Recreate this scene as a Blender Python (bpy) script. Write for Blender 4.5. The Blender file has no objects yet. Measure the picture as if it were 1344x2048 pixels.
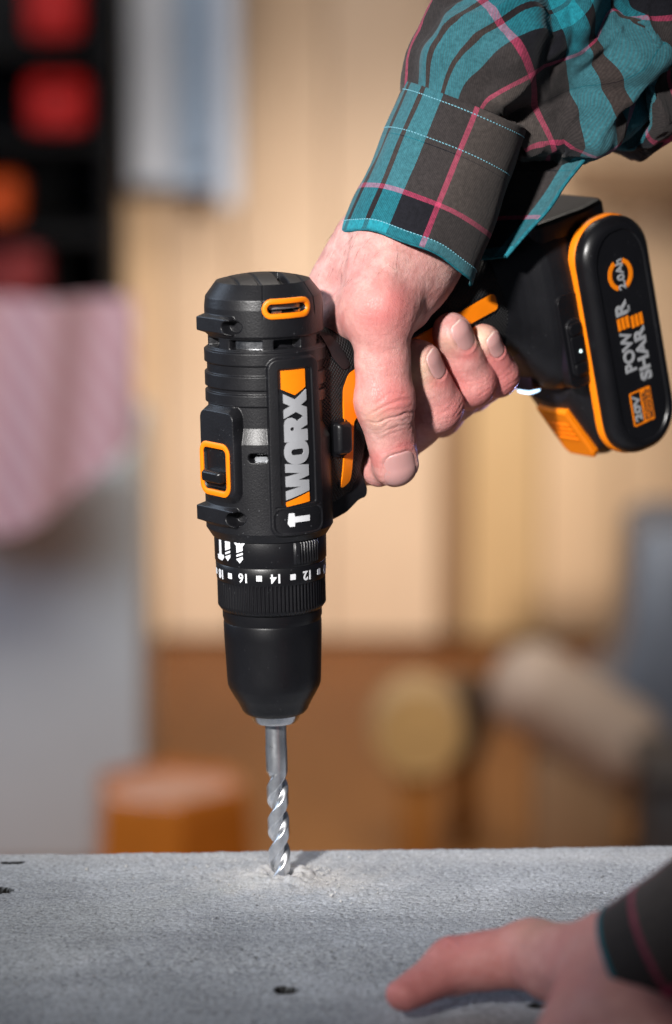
import bpy, bmesh, math, random
import numpy as np
from math import radians, sin, cos, tan, pi, sqrt, atan2
from mathutils import Vector, Matrix

random.seed(7); RNG = np.random.default_rng(7)
scene = bpy.context.scene
COL = scene.collection
S = 0.001                                    # everything below is written in millimetres

# ------------------------------------------------------------------ camera
FPX = 6500.0                                 # focal length, in pixels of a 2048 px tall picture
PITCH = radians(11)
c_f = np.array([0, cos(PITCH), -sin(PITCH)]); c_u = np.array([0, sin(PITCH), cos(PITCH)]); c_r = np.array([1., 0, 0])
D0 = 1330.0
CAM = -(D0*c_f - (731/FPX)*D0*c_u - (112/FPX)*D0*c_r)
cam_d = bpy.data.cameras.new('camera'); cam = bpy.data.objects.new('camera', cam_d); COL.objects.link(cam)
cam.location = Vector(CAM)*S; cam.rotation_euler = (radians(90)-PITCH, 0, 0)
cam_d.sensor_fit = 'VERTICAL'; cam_d.sensor_height = 36; cam_d.sensor_width = 36
cam_d.lens = FPX*36/2048
cam_d.clip_start = 0.05; cam_d.clip_end = 60
cam_d.dof.use_dof = True; cam_d.dof.focus_distance = 1.292; cam_d.dof.aperture_fstop = 5.1
scene.camera = cam

# ------------------------------------------------------------------ world and lamps
world = bpy.data.worlds.new('World'); scene.world = world; world.use_nodes = True
bg = world.node_tree.nodes['Background']
bg.inputs[0].default_value = (0.62, 0.70, 0.90, 1); bg.inputs[1].default_value = 0.05

def lamp(name, loc, target, size, power, colour, size_y=None):
    l = bpy.data.lights.new(name, 'AREA'); l.energy = power; l.color = colour
    l.shape = 'RECTANGLE' if size_y else 'DISK'; l.size = size
    if size_y: l.size_y = size_y
    o = bpy.data.objects.new(name, l); COL.objects.link(o)
    o.location = loc
    o.rotation_euler = (Vector(target)-Vector(loc)).to_track_quat('-Z', 'Y').to_euler()
    return o
def spot(name, loc, target, radius, power, colour, angle, blend):
    l = bpy.data.lights.new(name, 'SPOT'); l.energy = power; l.color = colour; l.shadow_soft_size = radius
    l.spot_size = radians(angle); l.spot_blend = blend
    o = bpy.data.objects.new(name, l); COL.objects.link(o); o.location = loc
    o.rotation_euler = (Vector(target)-Vector(loc)).to_track_quat('-Z', 'Y').to_euler()
    return o
spot('key_lamp', (-0.60, -1.50, 0.93), (0.035, 0, 0.185), 0.06, 272, (1.0, 0.97, 0.94), 18.5, 1.0)
lamp('background_fill', (-0.1, 1.25, 1.7), (-0.05, 2.9, -0.6), 1.8, 50, (1.0, 0.91, 0.81), 0.9)  # unseen fill, added to brighten the floor and the things behind
spot('wall_fill', (0.62, 0.85, 0.42), (0.02, 3.6, -0.45), 0.12, 430, (1.0, 0.90, 0.79), 26, 1.0)  # unseen spot, added to light the board wall
lamp('cool_side_fill', (-1.7, 0.75, 0.85), (-0.15, 1.7, -0.3), 1.0, 20, (0.66, 0.80, 1.0), 1.2)  # unseen cool fill, added to brighten the cabinet and the left side

scene.view_settings.view_transform = 'Standard'; scene.view_settings.look = 'None'
scene.view_settings.exposure = 0.0; scene.view_settings.gamma = 1.0
scene.view_settings.use_curve_mapping = False
scene.render.engine = 'CYCLES'

# ------------------------------------------------------------------ frames
TILT = radians(-1.4); YAW = radians(-52)
_Rz = np.array([[cos(YAW), -sin(YAW), 0], [sin(YAW), cos(YAW), 0], [0, 0, 1]])
_Ry = np.array([[cos(TILT), 0, sin(TILT)], [0, 1, 0], [-sin(TILT), 0, cos(TILT)]])
RD = _Ry @ _Rz                               # drill frame -> world: X side with the name, Y along the grip, Z to the back of the drill
def d2w(p): return np.asarray(p, float) @ RD.T
def ray_y(px, py, Y):
    """the point at depth Y (world mm) that lies in the direction of a picture position; used to lay the place out"""
    v = c_f + c_r*(px-672)/FPX + c_u*(1024-py)/FPX
    t = (Y-CAM[1])/v[1]
    return CAM + t*v

# ------------------------------------------------------------------ objects
def finish(o, label=None, cat=None, group=None, kind=None):
    if label: o['label'] = label
    if cat: o['category'] = cat
    if group: o['group'] = group
    if kind: o['kind'] = kind
    return o
def empty(name, loc=(0, 0, 0), rot=None):
    o = bpy.data.objects.new(name, None); COL.objects.link(o)
    o.location = Vector(loc)*S; o.empty_display_size = 0.02
    if rot is not None: o.rotation_euler = Matrix(rot.tolist()).to_euler()
    return o
def mesh(name, v, f, mat, parent=None, smooth=True, off=(0, 0, 0), uv=None, attr=None, sharp=None):
    me = bpy.data.meshes.new(name)
    v = np.asarray(v, float)
    if isinstance(f, np.ndarray): f = f.tolist()
    me.from_pydata((v*S).tolist(), [], f)
    if mat is not None: me.materials.append(mat)
    if uv is not None:
        l = me.uv_layers.new(name='UVMap')
        idx = np.empty(len(me.loops), np.int32); me.loops.foreach_get('vertex_index', idx)
        l.data.foreach_set('uv', np.asarray(uv, np.float32)[idx].ravel())
    if attr is not None:
        for k, a in attr.items():
            at = me.attributes.new(k, 'FLOAT', 'POINT'); at.data.foreach_set('value', np.asarray(a, np.float32))
    me.update()
    if smooth:
        me.polygons.foreach_set('use_smooth', [True]*len(me.polygons))
        if sharp is not None:
            me.set_sharp_from_angle(angle=radians(sharp))
    o = bpy.data.objects.new(name, me); COL.objects.link(o)
    if parent is not None: o.parent = parent
    o.location = Vector(off)*S
    return o
def bevel(o, w, seg=2, ang=30):
    m = o.modifiers.new('bevel', 'BEVEL'); m.width = w*S; m.segments = seg; m.limit_method = 'ANGLE'; m.angle_limit = radians(ang)
    m.harden_normals = False
    return o
def gridf(nu, nv, cu=False, cv=False):
    """quads of an nu x nv vertex grid, index = i*nv + j"""
    i = np.arange(nu if cu else nu-1); j = np.arange(nv if cv else nv-1)
    I, J = np.meshgrid(i, j, indexing='ij'); I2 = (I+1) % nu; J2 = (J+1) % nv
    return np.stack([I*nv+J, I2*nv+J, I2*nv+J2, I*nv+J2], -1).reshape(-1, 4)
def lathe(prof, seg=96):
    p = np.array(prof, float); a = np.linspace(0, 2*pi, seg, endpoint=False)
    v = np.stack([np.outer(np.cos(a), p[:, 0]), np.outer(np.sin(a), p[:, 0]), np.tile(p[:, 1], (seg, 1))], -1).reshape(-1, 3)
    return v, gridf(seg, len(p), cu=True)
def box_v(x0, x1, y0, y1, z0, z1):
    v = [(x, y, z) for x in (x0, x1) for y in (y0, y1) for z in (z0, z1)]
    f = [(0, 1, 3, 2), (4, 6, 7, 5), (0, 4, 5, 1), (2, 3, 7, 6), (0, 2, 6, 4), (1, 5, 7, 3)]
    return np.array(v, float), f
def fix_normals(o):
    bm = bmesh.new(); bm.from_mesh(o.data); bmesh.ops.recalc_face_normals(bm, faces=bm.faces); bm.to_mesh(o.data); bm.free(); return o
def box(name, x0, x1, y0, y1, z0, z1, mat, parent=None, bev=1.0, off=(0, 0, 0), seg=2):
    v, f = box_v(x0, x1, y0, y1, z0, z1)
    o = fix_normals(mesh(name, v, f, mat, parent, True, off))
    if bev: bevel(o, bev, seg)
    return o
def loft(sections, cap=True):
    n = len(sections[0]); v = np.concatenate(sections); f = gridf(len(sections), n, cv=True).tolist()
    if cap:
        f.append(list(range(n))[::-1]); k = (len(sections)-1)*n; f.append([k+i for i in range(n)])
    return v, f
def superell(n, a, b, e):
    t = np.linspace(0, 2*pi, n, endpoint=False); c, s = np.cos(t), np.sin(t)
    return a*np.sign(c)*np.abs(c)**(2/e), b*np.sign(s)*np.abs(s)**(2/e)
def rrect(hx, hy, r, n=10):
    pts = []
    for cx, cy, a0 in ((hx-r, hy-r, 0), (-hx+r, hy-r, 90), (-hx+r, -hy+r, 180), (hx-r, -hy+r, 270)):
        for k in range(n+1):
            a = radians(a0+90*k/n); pts.append((cx+r*cos(a), cy+r*sin(a)))
    return np.array(pts)
def sst(a, b, x):
    t = np.clip((x-a)/(b-a), 0, 1); return t*t*(3-2*t)
def sdbox(x, y, cx, cy, hx, hy, r):
    qx = np.abs(x-cx)-hx+r; qy = np.abs(y-cy)-hy+r
    return np.minimum(np.maximum(qx, qy), 0)+np.hypot(np.maximum(qx, 0), np.maximum(qy, 0))-r
def flat_shape(polys, depth, cuts=None):
    """closed 2-D outlines (holes by even-odd) or a text curve -> mesh verts (x, y, z in -depth..depth) and faces"""
    cu = bpy.data.curves.new('outline', 'CURVE'); cu.dimensions = '2D'; cu.fill_mode = 'BOTH'; cu.extrude = depth
    for p in polys:
        sp = cu.splines.new('POLY'); sp.points.add(len(p)-1)
        for q, (x, y) in zip(sp.points, p): q.co = (x, y, 0, 1)
        sp.use_cyclic_u = True
    return _curve_mesh(cu, cuts)
def text_shape(body, size, depth, bold=0.0, spacing=1.0, cuts=None):
    cu = bpy.data.curves.new('lettering', 'FONT'); cu.body = body; cu.size = size; cu.extrude = depth; cu.offset = bold
    cu.align_x = 'CENTER'; cu.align_y = 'CENTER'; cu.space_character = spacing; cu.resolution_u = 4
    return _curve_mesh(cu, cuts)
def _curve_mesh(cu, cuts):
    o = bpy.data.objects.new('tmp', cu); COL.objects.link(o); bpy.context.view_layer.update()
    me = bpy.data.meshes.new_from_object(o.evaluated_get(bpy.context.evaluated_depsgraph_get()))
    bpy.data.objects.remove(o); bpy.data.curves.remove(cu)
    bm = bmesh.new(); bm.from_mesh(me); bpy.data.meshes.remove(me)
    bmesh.ops.remove_doubles(bm, verts=bm.verts, dist=1e-5)
    for axis, vals in (cuts or {}).items():
        for val in vals:
            co = [0, 0, 0]; co[axis] = val; no = [0, 0, 0]; no[axis] = 1
            bmesh.ops.bisect_plane(bm, geom=bm.verts[:]+bm.edges[:]+bm.faces[:], plane_co=co, plane_no=no)
    bm.verts.index_update()
    v = np.array([x.co[:] for x in bm.verts]); f = [[w.index for w in q.verts] for q in bm.faces]; bm.free()
    return v, f

# ------------------------------------------------------------------ materials
def new_mat(name):
    m = bpy.data.materials.new(name); m.use_nodes = True
    nt = m.node_tree; b = nt.nodes['Principled BSDF']
    return m, nt, b
def nd(nt, typ, **kw):
    n = nt.nodes.new(typ)
    for k, v in kw.items():
        if k == 'inp':
            for a, b in v.items(): n.inputs[a].default_value = b
        else: setattr(n, k, v)
    return n
def ramp(nt, stops, interp='LINEAR'):
    n = nt.nodes.new('ShaderNodeValToRGB'); cr = n.color_ramp; cr.interpolation = interp
    while len(cr.elements) < len(stops): cr.elements.new(0.5)
    for e, (p, c) in zip(cr.elements, stops):
        e.position = p; e.color = (*c, 1) if len(c) == 3 else c
    return n
def simple(name, col, rough=0.5, metal=0.0, var=0.08, scale=60, bump=0.0, bscale=900, spec=0.5, coat=0.0, rvar=0.08, specks=0.0):
    """plain material with a little colour, gloss and relief variation"""
    m, nt, b = new_mat(name); L = nt.links.new
    tc = nd(nt, 'ShaderNodeTexCoord')
    n1 = nd(nt, 'ShaderNodeTexNoise', inp={'Scale': scale, 'Detail': 5.0, 'Roughness': 0.6}); L(tc.outputs['Object'], n1.inputs['Vector'])
    c0 = tuple(max(0, c*(1-var)) for c in col); c1 = tuple(min(1, c*(1+var)) for c in col)
    r = ramp(nt, [(0.3, c0), (0.7, c1)]); L(n1.outputs['Fac'], r.inputs[0]); L(r.outputs[0], b.inputs['Base Color'])
    mr = nd(nt, 'ShaderNodeMapRange', inp={3: max(0.02, rough-rvar), 4: min(1, rough+rvar)}); L(n1.outputs['Fac'], mr.inputs[0]); L(mr.outputs[0], b.inputs['Roughness'])
    if specks:
        vs = nd(nt, 'ShaderNodeTexVoronoi', inp={'Scale': 420.0}); L(tc.outputs['Object'], vs.inputs['Vector'])
        nz = nd(nt, 'ShaderNodeTexNoise', inp={'Scale': 38.0, 'Detail': 3.0}); L(tc.outputs['Object'], nz.inputs['Vector'])
        th = nd(nt, 'ShaderNodeMapRange', inp={1: 0.35, 2: 0.75, 3: 0.0, 4: 0.16}); L(nz.outputs['Fac'], th.inputs[0])
        lt = nd(nt, 'ShaderNodeMath', operation='LESS_THAN'); L(vs.outputs['Distance'], lt.inputs[0]); L(th.outputs[0], lt.inputs[1])
        mu = nd(nt, 'ShaderNodeMath', operation='MULTIPLY', inp={1: specks}); L(lt.outputs[0], mu.inputs[0])
        mxs = nd(nt, 'ShaderNodeMix', data_type='RGBA', inp={7: (0.30, 0.31, 0.33, 1)}); L(mu.outputs[0], mxs.inputs[0]); L(r.outputs[0], mxs.inputs[6]); L(mxs.outputs[2], b.inputs['Base Color'])
    b.inputs['Metallic'].default_value = metal; b.inputs['Specular IOR Level'].default_value = spec
    b.inputs['Coat Weight'].default_value = coat
    if bump:
        n2 = nd(nt, 'ShaderNodeTexNoise', inp={'Scale': bscale, 'Detail': 2.0}); L(tc.outputs['Object'], n2.inputs['Vector'])
        bp = nd(nt, 'ShaderNodeBump', inp={'Strength': bump, 'Distance': 0.0003}); L(n2.outputs['Fac'], bp.inputs['Height']); L(bp.outputs[0], b.inputs['Normal'])
    return m

M = {}
M['plastic'] = simple('black_moulded_plastic', (0.0072, 0.0072, 0.009), 0.41, 0, 0.25, 40, 0.25, 1500, 0.5, specks=0.22)
M['plastic_fine'] = simple('smooth_black_plastic', (0.006, 0.006, 0.0075), 0.36, 0, 0.15, 40, 0.1, 1500, 0.45, specks=0.16)
M['orange'] = simple('orange_plastic', (0.95, 0.235, 0.003), 0.42, 0, 0.04, 50, 0.08, 1200, 0.4)
M['silver_print'] = simple('silver_print', (0.50, 0.51, 0.54), 0.34, 0.35, 0.08, 90, 0.1, 1500)
M['white_print'] = simple('white_print', (0.72, 0.73, 0.76), 0.5, 0, 0.04)
M['grey_print'] = simple('grey_print', (0.42, 0.43, 0.45), 0.45, 0.2, 0.05)
M['black_print'] = simple('black_print', (0.02, 0.018, 0.018), 0.5)
M['steel'] = simple('bright_steel', (0.62, 0.63, 0.65), 0.24, 1.0, 0.10, 300, 0.2, 700, 0.5, 0, 0.1)
M['steel_dull'] = simple('dull_steel', (0.55, 0.57, 0.60), 0.38, 0.9, 0.15, 200, 0.2, 500)
M['lens'] = simple('clear_lens', (0.8, 0.85, 0.95), 0.1)

def rubber_mat():
    m, nt, b = new_mat('black_rubber_grip'); L = nt.links.new
    tc = nd(nt, 'ShaderNodeTexCoord')
    sep = nd(nt, 'ShaderNodeSeparateXYZ'); L(tc.outputs['Object'], sep.inputs[0])
    hs = []
    for ax in ('Y', 'Z'):
        mu = nd(nt, 'ShaderNodeMath', operation='MULTIPLY', inp={1: 2*pi/0.0016}); L(sep.outputs[ax], mu.inputs[0])
        sn = nd(nt, 'ShaderNodeMath', operation='SINE'); L(mu.outputs[0], sn.inputs[0]); hs.append(sn)
    pr = nd(nt, 'ShaderNodeMath', operation='MULTIPLY'); L(hs[0].outputs[0], pr.inputs[0]); L(hs[1].outputs[0], pr.inputs[1])
    bp = nd(nt, 'ShaderNodeBump', inp={'Strength': 0.8, 'Distance': 0.0003}); L(pr.outputs[0], bp.inputs['Height']); L(bp.outputs[0], b.inputs['Normal'])
    b.inputs['Base Color'].default_value = (0.0105, 0.0105, 0.0115, 1); b.inputs['Roughness'].default_value = 0.62
    b.inputs['Specular IOR Level'].default_value = 0.4
    return m
M['rubber'] = rubber_mat()

def skin_mat():
    m, nt, b = new_mat('skin'); L = nt.links.new
    tc = nd(nt, 'ShaderNodeTexCoord')
    red = nd(nt, 'ShaderNodeAttribute', attribute_name='red'); pale = nd(nt, 'ShaderNodeAttribute', attribute_name='pale')
    n1 = nd(nt, 'ShaderNodeTexNoise', inp={'Scale': 55.0, 'Detail': 6.0, 'Roughness': 0.65}); L(tc.outputs['Object'], n1.inputs['Vector'])
    r1 = ramp(nt, [(0.28, (0.56, 0.29, 0.265)), (0.5, (0.65, 0.375, 0.34)), (0.74, (0.72, 0.455, 0.41))]); L(n1.outputs['Fac'], r1.inputs[0])
    n2 = nd(nt, 'ShaderNodeTexNoise', inp={'Scale': 260.0, 'Detail': 4.0, 'Roughness': 0.7}); L(tc.outputs['Object'], n2.inputs['Vector'])
    r2 = ramp(nt, [(0.35, (0.84, 0.75, 0.74)), (0.65, (1.08, 1.08, 1.08))]); L(n2.outputs['Fac'], r2.inputs[0])
    mx0 = nd(nt, 'ShaderNodeMix', data_type='RGBA', blend_type='MULTIPLY', inp={0: 1.0}); L(r1.outputs[0], mx0.inputs[6]); L(r2.outputs[0], mx0.inputs[7])
    mx1 = nd(nt, 'ShaderNodeMix', data_type='RGBA', inp={7: (0.58, 0.185, 0.175, 1)}); L(red.outputs['Fac'], mx1.inputs[0]); L(mx0.outputs[2], mx1.inputs[6])
    mx2 = nd(nt, 'ShaderNodeMix', data_type='RGBA', inp={7: (0.72, 0.52, 0.36, 1)}); L(pale.outputs['Fac'], mx2.inputs[0]); L(mx1.outputs[2], mx2.inputs[6])
    L(mx2.outputs[2], b.inputs['Base Color'])
    b.inputs['Subsurface Weight'].default_value = 0.2; b.inputs['Subsurface Radius'].default_value = (1.0, 0.36, 0.2); b.inputs['Subsurface Scale'].default_value = 0.0032
    b.inputs['Specular IOR Level'].default_value = 0.36
    mr = nd(nt, 'ShaderNodeMapRange', inp={3: 0.38, 4: 0.58}); L(n2.outputs['Fac'], mr.inputs[0]); L(mr.outputs[0], b.inputs['Roughness'])
    vo = nd(nt, 'ShaderNodeTexVoronoi', feature='DISTANCE_TO_EDGE', inp={'Scale': 950.0, 'Randomness': 1.0})
    mp = nd(nt, 'ShaderNodeMapping', inp={'Scale': (1, 1, 0.62)}); L(tc.outputs['Object'], mp.inputs[0]); L(mp.outputs[0], vo.inputs['Vector'])
    cl = nd(nt, 'ShaderNodeMath', operation='MINIMUM', inp={1: 0.09}); L(vo.outputs[0], cl.inputs[0])
    ad = nd(nt, 'ShaderNodeMath', operation='MULTIPLY_ADD', inp={1: 6.0}); L(cl.outputs[0], ad.inputs[0]); L(n2.outputs['Fac'], ad.inputs[2])
    bp = nd(nt, 'ShaderNodeBump', inp={'Strength': 0.5, 'Distance': 0.0003}); L(ad.outputs[0], bp.inputs['Height']); L(bp.outputs[0], b.inputs['Normal'])
    return m
M['skin'] = skin_mat()
def nail_mat():
    m, nt, b = new_mat('fingernail'); L = nt.links.new
    at = nd(nt, 'ShaderNodeAttribute', attribute_name='edge')
    r = ramp(nt, [(0.0, (0.53, 0.285, 0.27)), (0.86, (0.55, 0.30, 0.28)), (0.95, (0.66, 0.48, 0.42))]); L(at.outputs['Fac'], r.inputs[0]); L(r.outputs[0], b.inputs['Base Color'])
    b.inputs['Roughness'].default_value = 0.42; b.inputs['Subsurface Weight'].default_value = 0.25
    b.inputs['Subsurface Radius'].default_value = (1, 0.4, 0.25); b.inputs['Subsurface Scale'].default_value = 0.0015
    return m
M['nail'] = nail_mat()

def plaid_mat():
    m, nt, b = new_mat('plaid_flannel'); L = nt.links.new
    teal = (0.016, 0.235, 0.30); blk = (0.010, 0.010, 0.014); pink = (0.46, 0.055, 0.125); grey = (0.062, 0.052, 0.048); brown = (0.022, 0.013, 0.013)
    P = 108.0
    stops = [(0, teal), (8, brown), (10.6, teal), (20, brown), (22.6, teal), (32, blk), (45.8, pink), (47.8, grey), (69.2, blk), (70.0, grey), (92.2, pink), (94.2, blk)]
    uvn = nd(nt, 'ShaderNodeUVMap'); sep = nd(nt, 'ShaderNodeSeparateXYZ'); L(uvn.outputs[0], sep.inputs[0])
    cols = []
    for ax in ('X', 'Y'):
        fr = nd(nt, 'ShaderNodeMath', operation='FRACT'); L(sep.outputs[ax], fr.inputs[0])
        r = ramp(nt, [(p/P, c) for p, c in stops], 'CONSTANT'); L(fr.outputs[0], r.inputs[0]); cols.append(r)
    # twill: diagonal ribs of warp over weft, 0.9 mm apart
    su = nd(nt, 'ShaderNodeMath', operation='MULTIPLY_ADD', inp={1: 0.8}); L(sep.outputs['X'], su.inputs[0]); L(sep.outputs['Y'], su.inputs[2])
    tw = nd(nt, 'ShaderNodeMath', operation='MULTIPLY', inp={1: 2*pi*P/1.0}); L(su.outputs[0], tw.inputs[0])
    sn = nd(nt, 'ShaderNodeMath', operation='SINE'); L(tw.outputs[0], sn.inputs[0])
    mr = nd(nt, 'ShaderNodeMapRange', inp={1: -1.0, 2: 1.0, 3: 0.40, 4: 0.58}); L(sn.outputs[0], mr.inputs[0])
    mx = nd(nt, 'ShaderNodeMix', data_type='RGBA'); L(mr.outputs[0], mx.inputs[0]); L(cols[0].outputs[0], mx.inputs[6]); L(cols[1].outputs[0], mx.inputs[7])
    tc = nd(nt, 'ShaderNodeTexCoord')
    n1 = nd(nt, 'ShaderNodeTexNoise', inp={'Scale': 700.0, 'Detail': 4.0, 'Roughness': 0.7}); L(tc.outputs['Object'], n1.inputs['Vector'])
    r3 = ramp(nt, [(0.3, (0.66, 0.66, 0.66)), (0.72, (1.24, 1.22, 1.2))]); L(n1.outputs['Fac'], r3.inputs[0])
    m2 = nd(nt, 'ShaderNodeMix', data_type='RGBA', blend_type='MULTIPLY', inp={0: 1.0}); L(mx.outputs[2], m2.inputs[6]); L(r3.outputs[0], m2.inputs[7])
    L(m2.outputs[2], b.inputs['Base Color'])
    b.inputs['Roughness'].default_value = 0.92; b.inputs['Specular IOR Level'].default_value = 0.15
    b.inputs['Sheen Weight'].default_value = 0.10; b.inputs['Sheen Roughness'].default_value = 0.5
    ad = nd(nt, 'ShaderNodeMath', operation='MULTIPLY_ADD', inp={1: 0.3}); L(sn.outputs[0], ad.inputs[0]); L(n1.outputs['Fac'], ad.inputs[2])
    bp = nd(nt, 'ShaderNodeBump', inp={'Strength': 0.35, 'Distance': 0.0003}); L(ad.outputs[0], bp.inputs['Height']); L(bp.outputs[0], b.inputs['Normal'])
    return m, P
M['plaid'], PLAID = plaid_mat()
M['thread'] = simple('pale_blue_thread', (0.15, 0.36, 0.44), 0.8)

def concrete_mat():
    m, nt, b = new_mat('grey_concrete'); L = nt.links.new
    tc = nd(nt, 'ShaderNodeTexCoord')
    dust = nd(nt, 'ShaderNodeAttribute', attribute_name='dust'); pit_shade = nd(nt, 'ShaderNodeAttribute', attribute_name='pit_shade')
    n1 = nd(nt, 'ShaderNodeTexNoise', inp={'Scale': 16.0, 'Detail': 6.0, 'Roughness': 0.62}); L(tc.outputs['Object'], n1.inputs['Vector'])
    n2 = nd(nt, 'ShaderNodeTexNoise', inp={'Scale': 520.0, 'Detail': 5.0, 'Roughness': 0.75}); L(tc.outputs['Object'], n2.inputs['Vector'])
    n3 = nd(nt, 'ShaderNodeTexNoise', inp={'Scale': 1300.0, 'Detail': 2.0}); L(tc.outputs['Object'], n3.inputs['Vector'])
    r1 = ramp(nt, [(0.3, (0.305, 0.325, 0.35)), (0.5, (0.37, 0.393, 0.422)), (0.72, (0.445, 0.47, 0.505))]); L(n1.outputs['Fac'], r1.inputs[0])
    mpx = nd(nt, 'ShaderNodeMapping', inp={'Scale': (0.35, 1.0, 1.0), 'Rotation': (0, 0, radians(-4))}); L(tc.outputs['Object'], mpx.inputs[0])
    n4 = nd(nt, 'ShaderNodeTexNoise', inp={'Scale': 26.0, 'Detail': 7.0, 'Roughness': 0.7, 'Distortion': 0.5}); L(mpx.outputs[0], n4.inputs['Vector'])
    r4 = ramp(nt, [(0.32, (0.78, 0.78, 0.79)), (0.5, (0.98, 0.98, 0.98)), (0.66, (1.14, 1.14, 1.14))]); L(n4.outputs['Fac'], r4.inputs[0])
    r2 = ramp(nt, [(0.36, (0.52, 0.52, 0.53)), (0.5, (1.0, 1.0, 1.0)), (0.64, (1.38, 1.38, 1.38))]); L(n2.outputs['Fac'], r2.inputs[0])
    mx = nd(nt, 'ShaderNodeMix', data_type='RGBA', blend_type='MULTIPLY', inp={0: 0.8}); mx4 = nd(nt, 'ShaderNodeMix', data_type='RGBA', blend_type='MULTIPLY', inp={0: 1.0}); L(r1.outputs[0], mx4.inputs[6]); L(r4.outputs[0], mx4.inputs[7]); L(mx4.outputs[2], mx.inputs[6]); L(r2.outputs[0], mx.inputs[7])
    md = nd(nt, 'ShaderNodeMix', data_type='RGBA', inp={7: (0.56, 0.55, 0.54, 1)}); L(dust.outputs['Fac'], md.inputs[0]); L(mx.outputs[2], md.inputs[6])
    mp = nd(nt, 'ShaderNodeMix', data_type='RGBA', inp={7: (0.010, 0.009, 0.008, 1)}); L(pit_shade.outputs['Fac'], mp.inputs[0]); L(md.outputs[2], mp.inputs[6])  # near-black mixed into pits and pores: their shade put into the colour
    L(mp.outputs[2], b.inputs['Base Color']); b.inputs['Roughness'].default_value = 0.9; b.inputs['Specular IOR Level'].default_value = 0.25
    ad = nd(nt, 'ShaderNodeMath', operation='MULTIPLY_ADD', inp={1: 0.5}); L(n3.outputs['Fac'], ad.inputs[0]); L(n2.outputs['Fac'], ad.inputs[2])
    bp = nd(nt, 'ShaderNodeBump', inp={'Strength': 0.9, 'Distance': 0.0006}); L(ad.outputs[0], bp.inputs['Height']); L(bp.outputs[0], b.inputs['Normal'])
    return m
M['concrete'] = concrete_mat()
M['dust'] = simple('pale_concrete_dust', (0.52, 0.515, 0.505), 0.95, 0, 0.12, 800, 0.4, 2000, 0.1)

def wood_mat(name, a, bcol, sc=(6, 6, 1.0)):
    m, nt, b = new_mat(name); L = nt.links.new
    tc = nd(nt, 'ShaderNodeTexCoord'); mp = nd(nt, 'ShaderNodeMapping', inp={'Scale': sc}); L(tc.outputs['Object'], mp.inputs[0])
    n1 = nd(nt, 'ShaderNodeTexNoise', inp={'Scale': 5.0, 'Detail': 6.0, 'Roughness': 0.6, 'Distortion': 0.6}); L(mp.outputs[0], n1.inputs['Vector'])
    r = ramp(nt, [(0.3, a), (0.7, bcol)]); L(n1.outputs['Fac'], r.inputs[0]); L(r.outputs[0], b.inputs['Base Color']); b.inputs['Roughness'].default_value = 0.6
    return m
M['ply'] = wood_mat('pale_plywood', (0.58, 0.425, 0.295), (0.66, 0.49, 0.345))
M['ply2'] = wood_mat('golden_board', (0.50, 0.33, 0.16), (0.58, 0.40, 0.21))
M['ply3'] = wood_mat('warm_board', (0.64, 0.45, 0.275), (0.70, 0.50, 0.32))
M['brown'] = wood_mat('brown_table_wood', (0.36, 0.14, 0.024), (0.45, 0.185, 0.038), (4, 1, 4))
M['dark_wood'] = wood_mat('dark_brown_wood', (0.24, 0.14, 0.07), (0.30, 0.18, 0.095))

# ------------------------------------------------------------------ implicit surfaces for the hands
def smin(a, b, k):
    h = np.maximum(k-np.abs(a-b), 0)/k
    return np.minimum(a, b)-h*h*k*0.25
def rcone(p, a, b, ra, rb, flat=None):
    """round cone a->b; flat = (direction, factor) squeezes the cross-section along a direction"""
    a = np.asarray(a, np.float32); b = np.asarray(b, np.float32)
    ba = b-a; l2 = float(ba@ba)
    pa = p-a
    h = np.clip(pa@ba/l2, 0, 1)
    q = pa-h[..., None]*ba
    if flat is not None:
        n = np.asarray(flat[0], np.float32); n = n/np.linalg.norm(n); k = flat[1]
        c = q@n
        d = np.sqrt(np.maximum(np.einsum('...i,...i', q, q)-c*c+(c/k)**2, 1e-9))
    else:
        d = np.sqrt(np.einsum('...i,...i', q, q)+1e-9)
    return (d-(ra+(rb-ra)*h)).astype(np.float32)
def chain(p, pts, rad, k=5.0, flat=None):
    d = None
    for i in range(len(pts)-1):
        e = rcone(p, pts[i], pts[i+1], rad[i], rad[i+1], flat)
        d = e if d is None else smin(d, e, k)
    return d
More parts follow.
